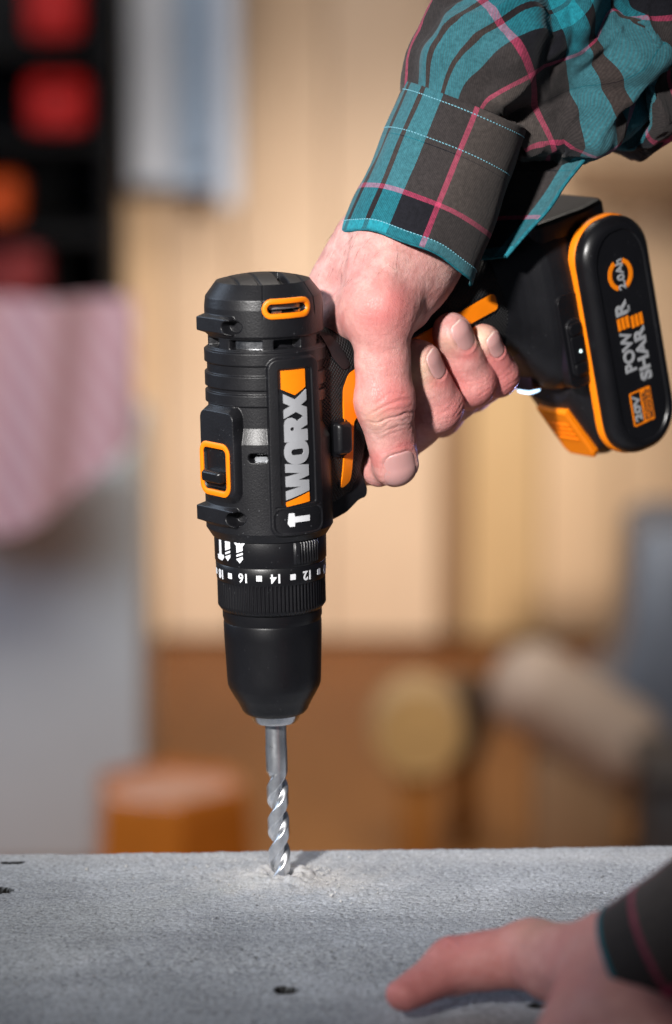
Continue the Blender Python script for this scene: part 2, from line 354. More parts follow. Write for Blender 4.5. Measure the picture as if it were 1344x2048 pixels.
def surface_nets(fn, lo, hi, h):
    lo = np.array(lo, float); n = np.ceil((np.array(hi)-lo)/h).astype(int)+1
    ax = [lo[i]+h*np.arange(n[i]) for i in range(3)]
    D = np.empty(n, np.float32)
    for i0 in range(0, n[0], 16):
        g = np.stack(np.meshgrid(ax[0][i0:i0+16], ax[1], ax[2], indexing='ij'), -1).astype(np.float32)
        D[i0:i0+16] = fn(g)
    ins = D < 0
    c = np.zeros(n-1, np.int8)
    for dx in (0, 1):
        for dy in (0, 1):
            for dz in (0, 1): c += ins[dx:n[0]-1+dx, dy:n[1]-1+dy, dz:n[2]-1+dz]
    act = np.argwhere((c > 0) & (c < 8))
    idx = -np.ones(n-1, np.int64); idx[tuple(act.T)] = np.arange(len(act))
    acc = np.zeros((len(act), 3)); cnt = np.zeros(len(act))
    cor = [(0, 0, 0), (1, 0, 0), (0, 1, 0), (1, 1, 0), (0, 0, 1), (1, 0, 1), (0, 1, 1), (1, 1, 1)]
    val = [D[tuple((act+np.array(q)).T)] for q in cor]
    for i, a in enumerate(cor):
        for j, b in enumerate(cor):
            if j <= i or sum(abs(x-y) for x, y in zip(a, b)) != 1: continue
            m = (val[i] < 0) != (val[j] < 0)
            t = np.where(m, val[i]/(val[i]-val[j]+1e-12), 0)
            acc += np.where(m[:, None], np.array(a)+t[:, None]*(np.array(b)-np.array(a)), 0); cnt += m
    v = lo+h*(act+acc/cnt[:, None])
    faces = []
    for a in range(3):
        s0 = [slice(None)]*3; s1 = [slice(None)]*3; s0[a] = slice(0, -1); s1[a] = slice(1, None)
        A, B = ins[tuple(s0)], ins[tuple(s1)]
        e = np.argwhere(A != B); fl = A[tuple(e.T)]
        u, w = (a+1) % 3, (a+2) % 3
        ok = (e[:, u] > 0) & (e[:, w] > 0) & (e[:, u] < n[u]-1) & (e[:, w] < n[w]-1); e = e[ok]; fl = fl[ok]
        def id_(du, dw):
            q = e.copy(); q[:, u] -= du; q[:, w] -= dw; return idx[tuple(q.T)]
        q = np.stack([id_(1, 1), id_(0, 1), id_(0, 0), id_(1, 0)], -1)
        q[~fl] = q[~fl][:, ::-1]
        faces.append(q)
    return v, np.concatenate(faces)
def grad(fn, p, e=0.25):
    p = np.asarray(p, np.float32); g = np.empty(p.shape)
    for i in range(3):
        d = np.zeros(3, np.float32); d[i] = e
        g[:, i] = fn(p+d)-fn(p-d)
    return g/(np.linalg.norm(g, axis=1, keepdims=True)+1e-9)
def snap(fn, v, it=3):
    for _ in range(it):
        g = grad(fn, v); v = v-g*np.asarray(fn(v.astype(np.float32)))[:, None]*0.8
    return v, grad(fn, v)
def vnoise(p, s, seed=0):
    """cheap smooth 3-D noise from summed sines"""
    r = np.random.default_rng(seed); o = np.zeros(len(p))
    for k in range(7):
        d = r.normal(size=3); d /= np.linalg.norm(d); o += np.sin(p@d*2*pi/(s*r.uniform(.6, 1.6))+r.uniform(0, 6.28))
    return o/3.0

# ================================================================== the setting
# ---- concrete slab
SA = radians(2.6)
def slab_w(x, y, z):
    return np.stack([x*cos(SA)-y*sin(SA), 38.4+x*sin(SA)+y*cos(SA), z], -1)
def build_slab():
    xs = np.concatenate([np.linspace(-360, -175, 12)[:-1], np.arange(-175, 225, 0.62), np.linspace(225, 420, 12)])
    ys = np.concatenate([np.linspace(-330, -250, 8)[:-1], np.append(np.arange(-250, -0.3, 0.62), 0.0)])
    X, Y = np.meshgrid(xs, ys, indexing='ij'); P = np.stack([X.ravel(), Y.ravel(), np.zeros(X.size)], -1)
    W = slab_w(P[:, 0], P[:, 1], P[:, 2])
    h = 0.22*vnoise(P, 60, 1)+0.12*vnoise(P, 17, 2)+0.07*vnoise(P, 5, 3)-1.6*(1-sst(-150, -128, P[:, 1]+3*vnoise(P, 80, 21)))+0.5*np.exp(-((P[:, 1]+126)/9)**2)
    h += RNG.normal(0, 0.13, len(P))*(P[:, 1] > -250)
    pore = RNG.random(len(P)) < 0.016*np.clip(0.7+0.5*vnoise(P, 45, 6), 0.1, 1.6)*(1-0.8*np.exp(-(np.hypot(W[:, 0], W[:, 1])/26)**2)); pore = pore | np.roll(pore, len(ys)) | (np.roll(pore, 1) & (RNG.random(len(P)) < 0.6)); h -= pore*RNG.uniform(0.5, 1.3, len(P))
    pit_shade = pore*RNG.uniform(0.35, 0.95, len(P)); dust = np.zeros(len(P))
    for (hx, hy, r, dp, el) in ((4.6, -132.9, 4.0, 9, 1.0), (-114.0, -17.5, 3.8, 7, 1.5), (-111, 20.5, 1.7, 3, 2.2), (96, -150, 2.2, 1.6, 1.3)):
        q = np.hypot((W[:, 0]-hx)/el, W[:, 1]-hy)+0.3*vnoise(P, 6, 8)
        m = 1-sst(r-0.7, r+0.5, q); h -= dp*m; pit_shade = np.maximum(pit_shade, 1-sst(r+0.45, r+1.0, q))  # hole shade painted a little past the rim
    rho = np.hypot(W[:, 0], W[:, 1]); ang = np.arctan2(W[:, 1], W[:, 0])
    rr = rho+1.6*vnoise(P, 11, 10)
    h += (1.9+0.6*vnoise(P, 4.5, 11))*np.exp(-((rr-9.5)/4.6)**2)*(1+0.25*np.cos(ang+0.3))
    h += 0.5*np.exp(-(rr/20)**2)+0.25*np.abs(vnoise(P, 3, 14))*np.exp(-((rr-13)/8)**2)
    m = 1-sst(4.3, 6.2, rho+0.7*vnoise(P, 5, 12)); h -= 9*m
    dust = np.clip(1.15*np.exp(-(np.hypot((W[:, 0]-7)/1.9, W[:, 1]+1)/17)**2)+0.25*vnoise(P, 14, 13)*np.exp(-(rho/50)**2)+0.30*np.exp(-((W[:, 1]-30)/12)**2), 0, 1)*np.clip(0.85+0.12*vnoise(P, 6, 22), 0, 1)  # dust round the hole, and a paler band along the back edge
    edge = np.maximum(0, 1-(-P[:, 1])/3.2); h -= edge**2*(0.8+0.25*vnoise(P, 9, 15))
    P2 = P.copy(); P2[:, 1] += edge*(0.25*vnoise(P, 9, 16)-0.6*np.maximum(0, vnoise(P, 30, 19)-0.75))
    v = slab_w(P2[:, 0], P2[:, 1], h)
    nx, ny = len(xs), len(ys); f = gridf(nx, ny).tolist()
    # sides and underside
    b0 = len(v); rim = [i*ny for i in range(nx)]+[(nx-1)*ny+j for j in range(1, ny)]+[i*ny+ny-1 for i in range(nx-2, -1, -1)]+[j for j in range(ny-2, 0, -1)]
    low = v[rim].copy(); low[:, 2] = -90; v = np.concatenate([v, low]); k = len(rim)
    for i in range(k): f.append([rim[(i+1) % k], rim[i], b0+i, b0+(i+1) % k])
    f.append([b0+i for i in range(k)])
    dust = np.concatenate([dust, np.zeros(k)]); pit_shade = np.concatenate([pit_shade, np.zeros(k)])
    o = mesh('concrete_slab', v, f, M['concrete'], None, True, attr={'dust': dust, 'pit_shade': pit_shade})
    finish(o, 'rough grey concrete slab being drilled, with dark pits and pale dust', 'slab')
build_slab()
def build_grains():
    base = np.array([(0, 0, 1), (0.94, 0, -.33), (-.47, .82, -.33), (-.47, -.82, -.33)]); bf = [(0, 1, 2), (0, 2, 3), (0, 3, 1), (1, 3, 2)]
    V, Fc = [], []
    for i in range(520):
        a = RNG.uniform(0, 2*pi); r = abs(RNG.normal(11, 9)) if i < 420 else RNG.uniform(10, 60)
        x, y = r*cos(a)*1.5+4, r*sin(a)
        if y > 33 or np.hypot(x, y) < 5.4: continue
        s = RNG.uniform(0.15, 0.55) if RNG.random() < 0.94 else RNG.uniform(0.6, 1.0)
        z = 0.35+1.5*math.exp(-((r-9.5)/4.6)**2)
        Q = Matrix.Rotation(RNG.uniform(0, 6.3), 3, Vector(RNG.normal(size=3)))
        V.append(base*s*RNG.uniform(.7, 1.3, 3) @ np.array(Q)+np.array([x, y, z])); n = 4*(len(V)-1)
        Fc += [tuple(n+k for k in t) for t in bf]
    o = mesh('concrete_dust', np.concatenate(V), Fc, M['dust'], None, False)
    finish(o, 'pale loose concrete dust and grains heaped round the drill hole', 'dust', kind='stuff')
build_grains()

# ---- the shop behind, out of focus
FLOOR = -770.0
def build_shop():
    wpx = ray_y
    # floor and wall of pale boards, each board its own piece
    fl = box('floor', -2600, 2600, 150, 3760, FLOOR-30, FLOOR, M['brown'], None, 0); finish(fl, kind='structure')
    wy = 3690.0
    x0, x1 = wpx(-300, 800, wy)[0], wpx(1700, 800, wy)[0]; top = 1300.0
    back = box('wall', -2600, 2600, wy+34, wy+110, FLOOR+4, top, M['ply'], None, 0); finish(back, kind='structure')
    edges = [-290, 250, 325, 470, 655, 880, 938, 1085, 1235, 1400, 1690]
    mats = [M['ply'], M['ply3'], M['ply'], M['ply'], M['ply'], M['dark_wood'], M['ply2'], M['ply3'], M['ply3'], M['ply']]
    for i in range(len(edges)-1):
        a = wpx(edges[i], 800, wy)[0]; b = wpx(edges[i+1], 800, wy)[0]
        dep = wy+18 if mats[i] is M['dark_wood'] else wy-4+7*(i % 3)
        box('board', a+2, b-2, dep, wy+32, FLOOR+6, top-6, mats[i], back, 2)
    for k in range(9):
        for a, b in ((x0-260*(k+1), x0-260*k), (x1+260*k, x1+260*(k+1))):
            if a > -2600 and b < 2600: box('board', a+2, b-2, wy-4+7*(k % 3), wy+32, FLOOR+6, top-6, M['ply'] if k % 2 else M['ply3'], back, 2)
    # dark rail on the wall, right of the battery
    a = wpx(1150, 330, 3560); b = wpx(1640, 388, 3560)
    r_ = empty('wall_rail', ((a[0]+b[0])/2, 3640, b[2])); finish(r_, 'dark brown wooden rail on the wall under the sleeve', 'rail')
    hw = (b[0]-a[0])/2; box('rail_bar', -hw, hw, -70, -10, 0, a[2]-b[2], M['dark_wood'], r_, 5)
    for q in (-0.8, 0.0, 0.8): box('bracket', hw*q-15, hw*q+15, -9, 45, 12, a[2]-b[2]-12, M['dark_wood'], r_, 2)
    # orange ribbed tub
    Y = 1950.0; c = wpx(343, 1690, Y); R = (wpx(505, 1600, Y)[0]-wpx(190, 1600, Y)[0])/2*1.1
    hgt = wpx(343, 1562, Y)[2]-FLOOR
    j = empty('orange_tub', (c[0], Y, FLOOR)); finish(j, 'glossy orange brown ribbed tub standing behind the slab at the left', 'tub')
    n = 220; a = np.linspace(0, 2*pi, n, endpoint=False)
    prof = [(0, 0), (R*1.08, 0), (R*1.10, 4), (R*0.97, hgt*0.9), (R*0.95, hgt*0.93), (R*0.93, hgt-4), (R*0.9, hgt), (R*0.84, hgt), (R*0.83, hgt-6), (R*0.83, 6), (0, 6)]
    V = []
    for ang in a:
        for k, (r, z) in enumerate(prof):
            rb = r*(0.90*cos(pi/6)/cos(((ang+0.35) % (pi/3))-pi/6)+0.10) if 1 <= k <= 9 else r
            V.append((rb*cos(ang), rb*sin(ang), z))
    mj = simple('orange_tub_plastic', (0.50, 0.155, 0.016), 0.2, 0, 0.1, 20, 0, 0, 0.6, 0.4)
    fix_normals(mesh('tub_wall', V, gridf(n, len(prof), cu=True), mj, j, True, sharp=40))
    v, f = lathe([(0, hgt-22), (R*0.82, hgt-22), (R*0.82, hgt-9), (0, hgt-9)], 64)
    fix_normals(mesh('tub_top_gleam', v, f, simple('tub_top_gleam', (0.52, 0.28, 0.19), 0.35), j, True, sharp=40))  # disc added in the mouth, its paler colour stands for a reflection
    # white cabinet at the left
    m = simple('white_blue_enamel', (0.58, 0.66, 0.73), 0.45, 0, 0.04, 4)
    Y = 2380.0; a0 = wpx(-200, 960, Y); a1 = wpx(283, 960, Y); t = wpx(100, 905, Y)[2]
    cx = (a0[0]+a1[0])/2; hw = (a1[0]-a0[0])/2
    cb = empty('white_cabinet', (cx, Y+70, FLOOR)); finish(cb, 'pale blue white cabinet with a plain front at the left edge', 'cabinet')
    box('cabinet_body', -hw, hw-16, -56, 420, 0, t-FLOOR-20, m, cb, 8)
    box('cabinet_door', -hw+8, hw-2, -76, -58, 40, t-FLOOR-30, m, cb, 5)
    box('handle', -hw+60, -hw+80, -100, -77, 500, 620, M['steel_dull'], cb, 3)
    # cloth with pale red check hanging in front of the cabinet
    m, nt, b = new_mat('mauve_checked_cloth'); L = nt.links.new
    tc = nd(nt, 'ShaderNodeTexCoord'); mp = nd(nt, 'ShaderNodeMapping', inp={'Rotation': (0, radians(35), 0)}); L(tc.outputs['Object'], mp.inputs[0])
    wv = nd(nt, 'ShaderNodeTexWave', inp={'Scale': 11.0, 'Distortion': 0.6, 'Detail': 1.0}); L(mp.outputs[0], wv.inputs['Vector'])
    r = ramp(nt, [(0.3, (0.49, 0.27, 0.32)), (0.7, (0.60, 0.43, 0.49))]); L(wv.outputs['Fac'], r.inputs[0]); L(r.outputs[0], b.inputs['Base Color']); b.inputs['Roughness'].default_value = 0.9
    nx, ny = 60, 50; V = []; Y = 2260.0
    zt = wpx(100, 600, Y)[2]
    for i in range(nx):
        u = i/(nx-1); px = -200+470*u
        hem = 1075-190*max(0, px/268)**1.3 if px > 0 else 1075
        zb = wpx(px, hem, Y)[2]; x = wpx(px, 800, Y)[0]
        for k in range(ny):
            w = k/(ny-1)
            V.append((x, Y+20+10*sin(u*17+w*1.5)+14*sin(u*6+1)-12*w, zt+(zb-zt)*w))
    V = np.array(V); V2 = V+np.array([0, 7, 0]); ff = gridf(nx, ny).tolist(); n0 = len(V)
    ff += [[n0+q for q in t_[::-1]] for t_ in gridf(nx, ny).tolist()]
    rim = [i*ny for i in range(nx)]+[(nx-1)*ny+k for k in range(1, ny)]+[i*ny+ny-1 for i in range(nx-2, -1, -1)]+[k for k in range(ny-2, 0, -1)]
    for q in range(len(rim)):
        e = (q+1) % len(rim); ff.append([rim[e], rim[q], n0+rim[q], n0+rim[e]])
    cl = fix_normals(mesh('checked_cloth', np.concatenate([V, V2]), ff, m, None, True, sharp=50))
    finish(cl, 'mauve pink checked cloth hanging at the left in front of the white cabinet', 'cloth')
    # black tool cupboard, upper left
    mb = simple('black_steel', (0.003, 0.0035, 0.005), 0.7, 0, 0.2, 8, spec=0.2)
    Y = 3450.0; p0 = wpx(-300, -220, Y); p1 = wpx(240, 640, Y)
    cu = empty('tool_cupboard', (p0[0], Y, p1[2])); finish(cu, 'tall black open tool cupboard at the upper left', 'cupboard')
    wd = p1[0]-p0[0]; ht = p0[2]-p1[2]
    box('back_panel', 0, wd, 130, 150, 0, ht, mb, cu, 3); box('side_panel', wd-14, wd, -110, 128, 0, ht, mb, cu, 3); box('side_panel', 0, 14, -110, 128, 0, ht, mb, cu, 3)
    zs = [wpx(0, py, Y-60)[2]-p1[2] for py in (455, 272, 90)]
    for zz in [4]+zs: box('shelf', 15, wd-15, -108, 128, zz-16, zz, mb, cu, 3)
    red = simple('red_enamel', (0.42, 0.006, 0.005), 0.4, 0, 0.08, 10)
    def case(name, xa, ya, xb, yb, col, label):
        Yc = 3390.0; a = wpx(xa, ya, Yc); e = wpx(xb, yb, Yc); hw = (e[0]-a[0])/2; h = a[2]-e[2]
        o = empty(name, ((a[0]+e[0])/2, Yc, e[2])); finish(o, label, 'tool case', 'tool cases in the black cupboard')
        pts = rrect(hw, h/2, min(hw, h/2)*0.45, 8)
        sec = [np.stack([pts[:, 0]*q, np.full(len(pts), yy), pts[:, 1]*q+h/2], -1) for q, yy in ((0.8, -42), (0.97, -34), (1, -14), (1, 34), (0.95, 44))]
        fix_normals(mesh('case_body', *loft(sec), col, o, True, sharp=35))
        box('handle', -hw*0.4, hw*0.4, -58, -45, h*0.80, h*0.86, mb, o, 3); box('latch', -hw*0.08, hw*0.08, -52, -43, h*0.15, h*0.25, mb, o, 2)
    case('red_tool_case', 52, -120, 165, 78, red, 'red tool case at the top left corner, upper of two')
    case('red_tool_case', 55, 150, 178, 262, red, 'squarer red tool case below the upper red one')
    case('orange_tool_case', -140, 352, 46, 442, simple('dark_orange_enamel', (0.55, 0.07, 0.008), 0.4), 'dark orange tool case at the left edge below the red ones')
    case('maroon_tool_case', -140, 490, 92, 590, simple('maroon_enamel', (0.20, 0.016, 0.018), 0.5), 'dark maroon tool case just above the checked cloth')
    # blue-grey locker
    bl = simple('blue_grey_enamel', (0.255, 0.335, 0.45), 0.4, 0, 0.06, 6); bl2 = simple('pale_blue_enamel', (0.50, 0.55, 0.64), 0.4, 0, 0.05, 6)
    Y = 3500.0; p0 = wpx(247, -220, Y); p1 = wpx(478, 385, Y); cx = (p0[0]+p1[0])/2
    lk = empty('grey_locker', (cx, Y+80, p1[2])); finish(lk, 'blue grey steel wall locker with narrow doors beside the black cupboard', 'locker')
    hw = (p1[0]-p0[0])/2; ht = p0[2]-p1[2]
    lx = lambda px: wpx(px, 200, Y)[0]-cx
    box('locker_body', -hw, hw, -48, 100, 0, ht, bl, lk, 4)
    box('door', lx(257), lx(346), -72, -50, 12, ht-12, bl2, lk, 4); box('door', lx(358), lx(425), -66, -50, 46, ht-12, bl, lk, 4)
    box('corner_post', lx(434), lx(478), -90, -50, -20, ht-3, bl2, lk, 6)
    # things on the floor: roller on a stand, wheel, bolster, machine
    def disc(name, px, py, Y, rad, thick, body, face, label, cat, yaw):
        c_ = wpx(px, py, Y); o = empty(name, (c_[0], Y, FLOOR)); o.rotation_euler = (0, 0, radians(yaw)); finish(o, label, cat)
        zc = c_[2]-FLOOR
        v, f = lathe([(0, -thick/2), (rad*0.97, -thick/2), (rad, -thick/2+2), (rad, thick/2-2), (rad*0.97, thick/2), (0, thick/2)], 72)
        fix_normals(mesh('rim', np.stack([v[:, 0], -v[:, 2], v[:, 1]+zc], -1), f, body, o, True, sharp=40))
        v, f = lathe([(0, 0), (rad*0.84, 0), (rad*0.88, -2.5), (rad*0.88, 4), (0, 4)], 72)
        fix_normals(mesh('face', np.stack([v[:, 0], -thick/2+v[:, 2]-2.0, v[:, 1]+zc], -1), f, face, o, True, sharp=40))
        if zc-rad > 8: box('stand', -rad*0.4, rad*0.4, -thick*0.4, thick*0.4, 0, zc-rad*0.9, M['brown'], o, 3)
    disc('wooden_roller', 836, 1452, 2520, 56, 80, M['ply2'], simple('golden_end_grain', (0.56, 0.36, 0.14), 0.6), 'round golden wooden roller end in the middle of the brown floor', 'roller', 0)
    dk = simple('dark_bronze', (0.13, 0.08, 0.045), 0.5)
    disc('dark_wheel', 928, 1438, 2640, 58, 24, dk, dk, 'dark brown wheel standing right behind the wooden roller', 'wheel', 62)
    mp_ = simple('pale_grey_beige', (0.40, 0.305, 0.24), 0.6, 0, 0.06, 8)
    Y = 2450.0; a = wpx(1040, 1360, Y); e = wpx(1265, 1505, Y); org = np.array([a[0], Y, FLOOR])
    bo = empty('pale_bolster', org); finish(bo, 'pale beige round ended bolster leaning slanted right of the roller', 'bolster')
    dv = e-a; ln = np.linalg.norm(dv); dv = dv/ln; up = np.array([-dv[2], 0, dv[0]]); up = up if up[2] > 0 else -up
    t = np.linspace(0, 2*pi, 40, endpoint=False); rb = 62.0
    sec = []
    for s_ in np.linspace(-1, 1, 33):
        r_ = rb*math.sqrt(max(0.004, 1-max(0, (abs(s_)-0.55)/0.45)**2))
        sec.append((a+e)/2+dv*(ln/2+rb*0.55)*s_-org+np.outer(np.cos(t), up)*r_*0.9+np.outer(np.sin(t), [0, 1, 0])*r_)
    fix_normals(mesh('bolster_body', *loft(sec), mp_, bo, True, sharp=60))
    sec = [(a+e)/2-org+dv*d+np.outer(np.cos(t), up)*rb*0.905+np.outer(np.sin(t), [0, 1, 0])*rb*1.006 for d in (-5, 5)]
    fix_normals(mesh('seam_band', *loft(sec, False), mp_, bo))
    lowz = ((a+e)/2)[2]-FLOOR-rb*0.7
    box('support_block', (e[0]-a[0])/2-50, (e[0]-a[0])/2+50, -40, 40, 0, max(lowz, 20), M['dark_wood'], bo, 4)
    mg = simple('slate_enamel', (0.095, 0.115, 0.15), 0.45, 0, 0.1, 8); mg2 = simple('black_casting', (0.02, 0.02, 0.022), 0.5)
    Y = 2750.0; g0 = wpx(1264, 1040, Y); g1 = wpx(1620, 1400, Y)
    mc = empty('shop_machine', (g0[0], Y, FLOOR)); finish(mc, 'slate grey shop machine with a tapering column at the right edge', 'machine')
    W_ = g1[0]-g0[0]; zc = g0[2]-FLOOR; zb = g1[2]-FLOOR
    sec = []
    for z_, l_, in ((zc, 18), (zc-12, 0), (zb+105, -6), (zb+38, -24), (zb, -80), (zb-55, -95)):
        q = rrect((W_-l_)/2, 105, 18, 5); sec.append(np.stack([q[:, 0]+(W_+l_)/2, q[:, 1]+30, np.full(len(q), z_)], -1))
    fix_normals(mesh('machine_housing', *loft(sec), mg, mc, True, sharp=35))
    box('machine_foot', 45, W_, -70, 120, 0, 70, mg2, mc, 8)
    if zb-45 > 72: box('pedestal', 75, W_, -20, 90, 72, zb-45, mg2, mc, 8)
    box('switch_plate', 60, 105, -80, -74, zc-110, zc-48, mg2, mc, 2)
    # black box low at the right edge
    Y = 2150.0; a = wpx(1296, 1545, Y); b = wpx(1560, 1640, Y)
    bx = empty('black_box', ((a[0]+b[0])/2, Y+80, FLOOR)); finish(bx, 'small black box low at the right edge below the machine', 'box')
    hw = (b[0]-a[0])/2; h = a[2]-FLOOR
    box('box_body', -hw, hw, -80, 80, 0, h-22, mg2, bx, 5); box('box_lid', -hw-4, hw+4, -84, 84, h-21, h, mg2, bx, 4)
build_shop()

# ================================================================== the drill
BASE_Z = 66.0
drill = empty('cordless_drill', d2w([0, 0, BASE_Z]), RD)
finish(drill, 'black and orange cordless drill held upright with its chuck pointing down', 'drill')
DOFF = (0, 0, -BASE_Z)
def dpart(name, v, f, mat, parent=None, smooth=True, sharp=None, fix=True):
    o = mesh(name, v, f, mat, parent or drill, smooth, DOFF if parent is None else (0, 0, 0), sharp=sharp)
    if fix: fix_normals(o)
    return o
def on_cyl(v, rfun, th0, z0, rot=0.0):
    """flat x,y,z -> wrapped on the drill: x runs round (degrees grow), y runs up the axis, z lifts off"""
    c, s = cos(radians(rot)), sin(radians(rot)); x = v[:, 0]*c-v[:, 1]*s; y = v[:, 0]*s+v[:, 1]*c
    r0 = rfun if np.isscalar(rfun) else None
    th = np.radians(th0)+x/(r0 or 25.0); z = z0+y
    r = (r0 if r0 else rfun(np.degrees(th), z))+v[:, 2]
    return np.stack([r*np.cos(th), r*np.sin(th), z], -1)

def plate_r(z): return np.interp(z, [147, 160, 184, 218], [26.35, 26.35, 26.2, 25.5])
def sel_xy(th):
    """flat coordinate across the top of the drill (gear switch side), valid near -90 degrees"""
    t = np.clip(th, -150, -30); return 25.6*np.cos(np.radians(t))/np.abs(np.sin(np.radians(t)))
def housing_r(th, z):
    r = np.interp(z, [144.2, 147.8, 184, 190, 226], [23.1, 25.4, 25.4, 23.1, 23.1])
    for a, b in ((214.6, 219.7), (205.0, 210.6), (198.6, 203.2)):
        r = np.maximum(r, 23.1+1.0*sst(a-0.25, a+0.25, z)*(1-sst(b-0.25, b+0.25, z)))
    # vent band under the end cap
    band = sst(220.2, 220.5, z)*(1-sst(225.3, 225.6, z)); r -= 0.7*band
    for a, b in ((-74, -39), (-27, 2), (-116, -90), (30, 60), (100, 140), (170, 220), (-160, -130)):
        tt = (th+180-((a+b)/2)) % 360-180
        r -= 4.5*(1-sst(-0.3, 0.3, sdbox(tt*0.41, z, 0, 222.8, (b-a)/2*0.41, 1.7, 0.4)))
    # name plate
    s = (th+8.5)*0.445
    sd = sdbox(s, z, 0, 182.4, 11.9, 35.2, 4.5)
    up = 1-sst(-0.55, 0.55, sd); r = r+(np.maximum(plate_r(z), r+0.4)-r)*up
    r -= 0.55*(1-sst(-0.25, 0.25, sdbox(s, z, 0, 186.6, 7.5, 26.9, 1.0)))
    r -= 0.5*(1-sst(-0.3, 0.3, sdbox(s, z, 0.2, 153.2, 10.7, 5.0, 3.5)))
    r -= 0.5*(1-sst(0.15, 0.45, np.abs(z-158.75)))*(1-sst(9.6, 10.2, np.abs(s)))*0.6
    # small slot
    r -= 5*(1-sst(-0.3, 0.3, sdbox(th*0.44, z, -45*0.44, 178.7, 3.9, 1.65, 1.6)))
    # parting line
    # gear switch box
    X = sel_xy(th); near = (th < -40) & (th > -140); flat = 25.7/np.abs(np.sin(np.radians(np.clip(th, -150, -30))))
    sd = sdbox(X, z, 1.2, 179.6, 13.6, 19.4, 6.0)
    m = np.where(near, np.clip(-sd/2.8, 0, 1), 0); r = r+(np.maximum(flat, r)-r)*m
    rec = np.where(near, 1-sst(-0.35, 0.35, sdbox(X, z, -0.3, 173.2, 7.3, 8.3, 2.6)), 0); r = r-2.6*rec
    # lower screw lug
    fl = 25.4/np.abs(np.sin(np.radians(np.clip(th, -150, -30))))
    sd = sdbox(X, z, -1, 154.4, 13.2, 4.2, 1.6); m = np.where(near, np.clip(-sd/1.3, 0, 1), 0); r = r+(np.maximum(fl+0.9, r)-r)*m
    t = (th+67)*0.46; sd = np.hypot(t/4.4, (z-154.2)/2.9)-1; hm_ = 1-sst(-0.28, 0.02, sd); r = r*(1-hm_)+21.0*hm_
    # shallow seam to the grip side
    return r
def height_tube(name, rfun, z0, z1, dz, nth, mat, parent=None):
    th = np.linspace(-180, 180, nth, endpoint=False); z = np.arange(z0, z1+dz*0.5, dz)
    T, Z = np.meshgrid(th, z, indexing='ij'); R = rfun(T, Z)
    v = np.stack([R*np.cos(np.radians(T)), R*np.sin(np.radians(T)), Z], -1).reshape(-1, 3)
    return dpart(name, v, gridf(nth, len(z), cu=True), mat, parent, fix=False, sharp=None)
hous = height_tube('motor_housing', housing_r, 144.2, 226.0, 0.2, 720, M['plastic'])

def cap_r(th, z):
    r = np.interp(z, [225.2, 226.0, 236.5, 240.3, 246.0], [22.6, 23.5, 23.5, 23.0, 18.7])
    X = sel_xy(th); near = (th < -40) & (th > -140)
    fl = 24.9/np.abs(np.sin(np.radians(np.clip(th, -150, -30))))
    sd = sdbox(X, z, -0.5, 230.2, 12.2, 4.0, 1.6); m = np.where(near, np.clip(-sd/1.3, 0, 1), 0); r = r+(np.maximum(fl, r)-r)*m
    t = (th+68)*0.43; sd = np.hypot(t/4.4, (z-229.9)/2.9)-1; hm_ = 1-sst(-0.28, 0.02, sd); r = r*(1-hm_)+21.0*hm_
    # slotted port
    r -= 5.0*(1-sst(-0.3, 0.3, sdbox((th+12.5)*0.41, z, 0, 237.0, 8.2, 1.9, 1.9)))
    # panel lines
    for a in (-37, 21): r -= 0.35*np.exp(-((th-a)*0.4/0.22)**2)*sst(232, 236, z)
    return r
cap = height_tube('end_cap', cap_r, 225.2, 246.0, 0.2, 720, M['plastic'])
def build_cap_top():
    n = 360; th = np.radians(np.linspace(-180, 180, n, endpoint=False)); rr = np.linspace(18.7, 0.02, 90)
    T, R = np.meshgrid(th, rr, indexing='ij'); X, Y = R*np.cos(T), R*np.sin(T)
    Z = 246.0+2.7*(1-(R/18.7)**2)
    pc = X*sin(radians(25))+Y*cos(radians(25)); qc = X*cos(radians(25))-Y*sin(radians(25))
    for yy in (-4.8, 13.2, -12.5): Z -= 0.7*(1-sst(0.3, 0.7, np.abs(pc-yy)))
    Z -= 3.4*(1-sst(1.7, 2.1, np.abs(pc-5.2)))*sst(-5, -4.5, qc)
    o = dpart('cap_end_face', np.stack([X, Y, Z], -1).reshape(-1, 3), gridf(n, 90, cu=True), M['plastic'], cap, fix=True)
build_cap_top()
# orange surround of the port and the contact inside
def ring_on(fn, hx, hy, r, th0, z0, wid, hgt, mat, name, n=10):
    """raised band along a rounded rectangle, laid by fn(x, y, lift)"""
    big = rrect(hx, hy, r, n); sml = rrect(hx-wid, hy-wid, max(0.3, r-wid), n)
    kk = [14 if np.linalg.norm(np.roll(big, -1, 0)[i]-big[i]) > 1.6 else 1 for i in range(len(big))]
    def res(p):
        q = np.concatenate([p, p[:1]]); return np.array([q[i]+(q[i+1]-q[i])*t/kk[i] for i in range(len(p)) for t in range(kk[i])])
    out = res(big); inn = res(sml)
    secs = [(out, -1.2), (out, hgt*0.6), ((out*0.82+inn*0.18), hgt), ((out*0.18+inn*0.82), hgt), (inn, hgt*0.6), (inn, -1.2)]
    k = len(out); v = np.concatenate([fn(s[:, 0], s[:, 1], np.full(k, h)) for s, h in secs])
    return v, gridf(len(secs), k, cv=True)
def cyl_fn(r, th0, z0, shear=0.0):
    def fn(x, y, h):
        th = np.radians(th0)+x/r; z = z0+y+shear*x
        return np.stack([(r+h)*np.cos(th), (r+h)*np.sin(th), z], -1)
    return fn
v, f = ring_on(cyl_fn(23.5, -12.5, 237.0), 10.6, 4.0, 4.0, 0, 0, 2.1, 0.7, M['orange'], '')
dpart('port_surround', v, f, M['orange'], cap, sharp=60)
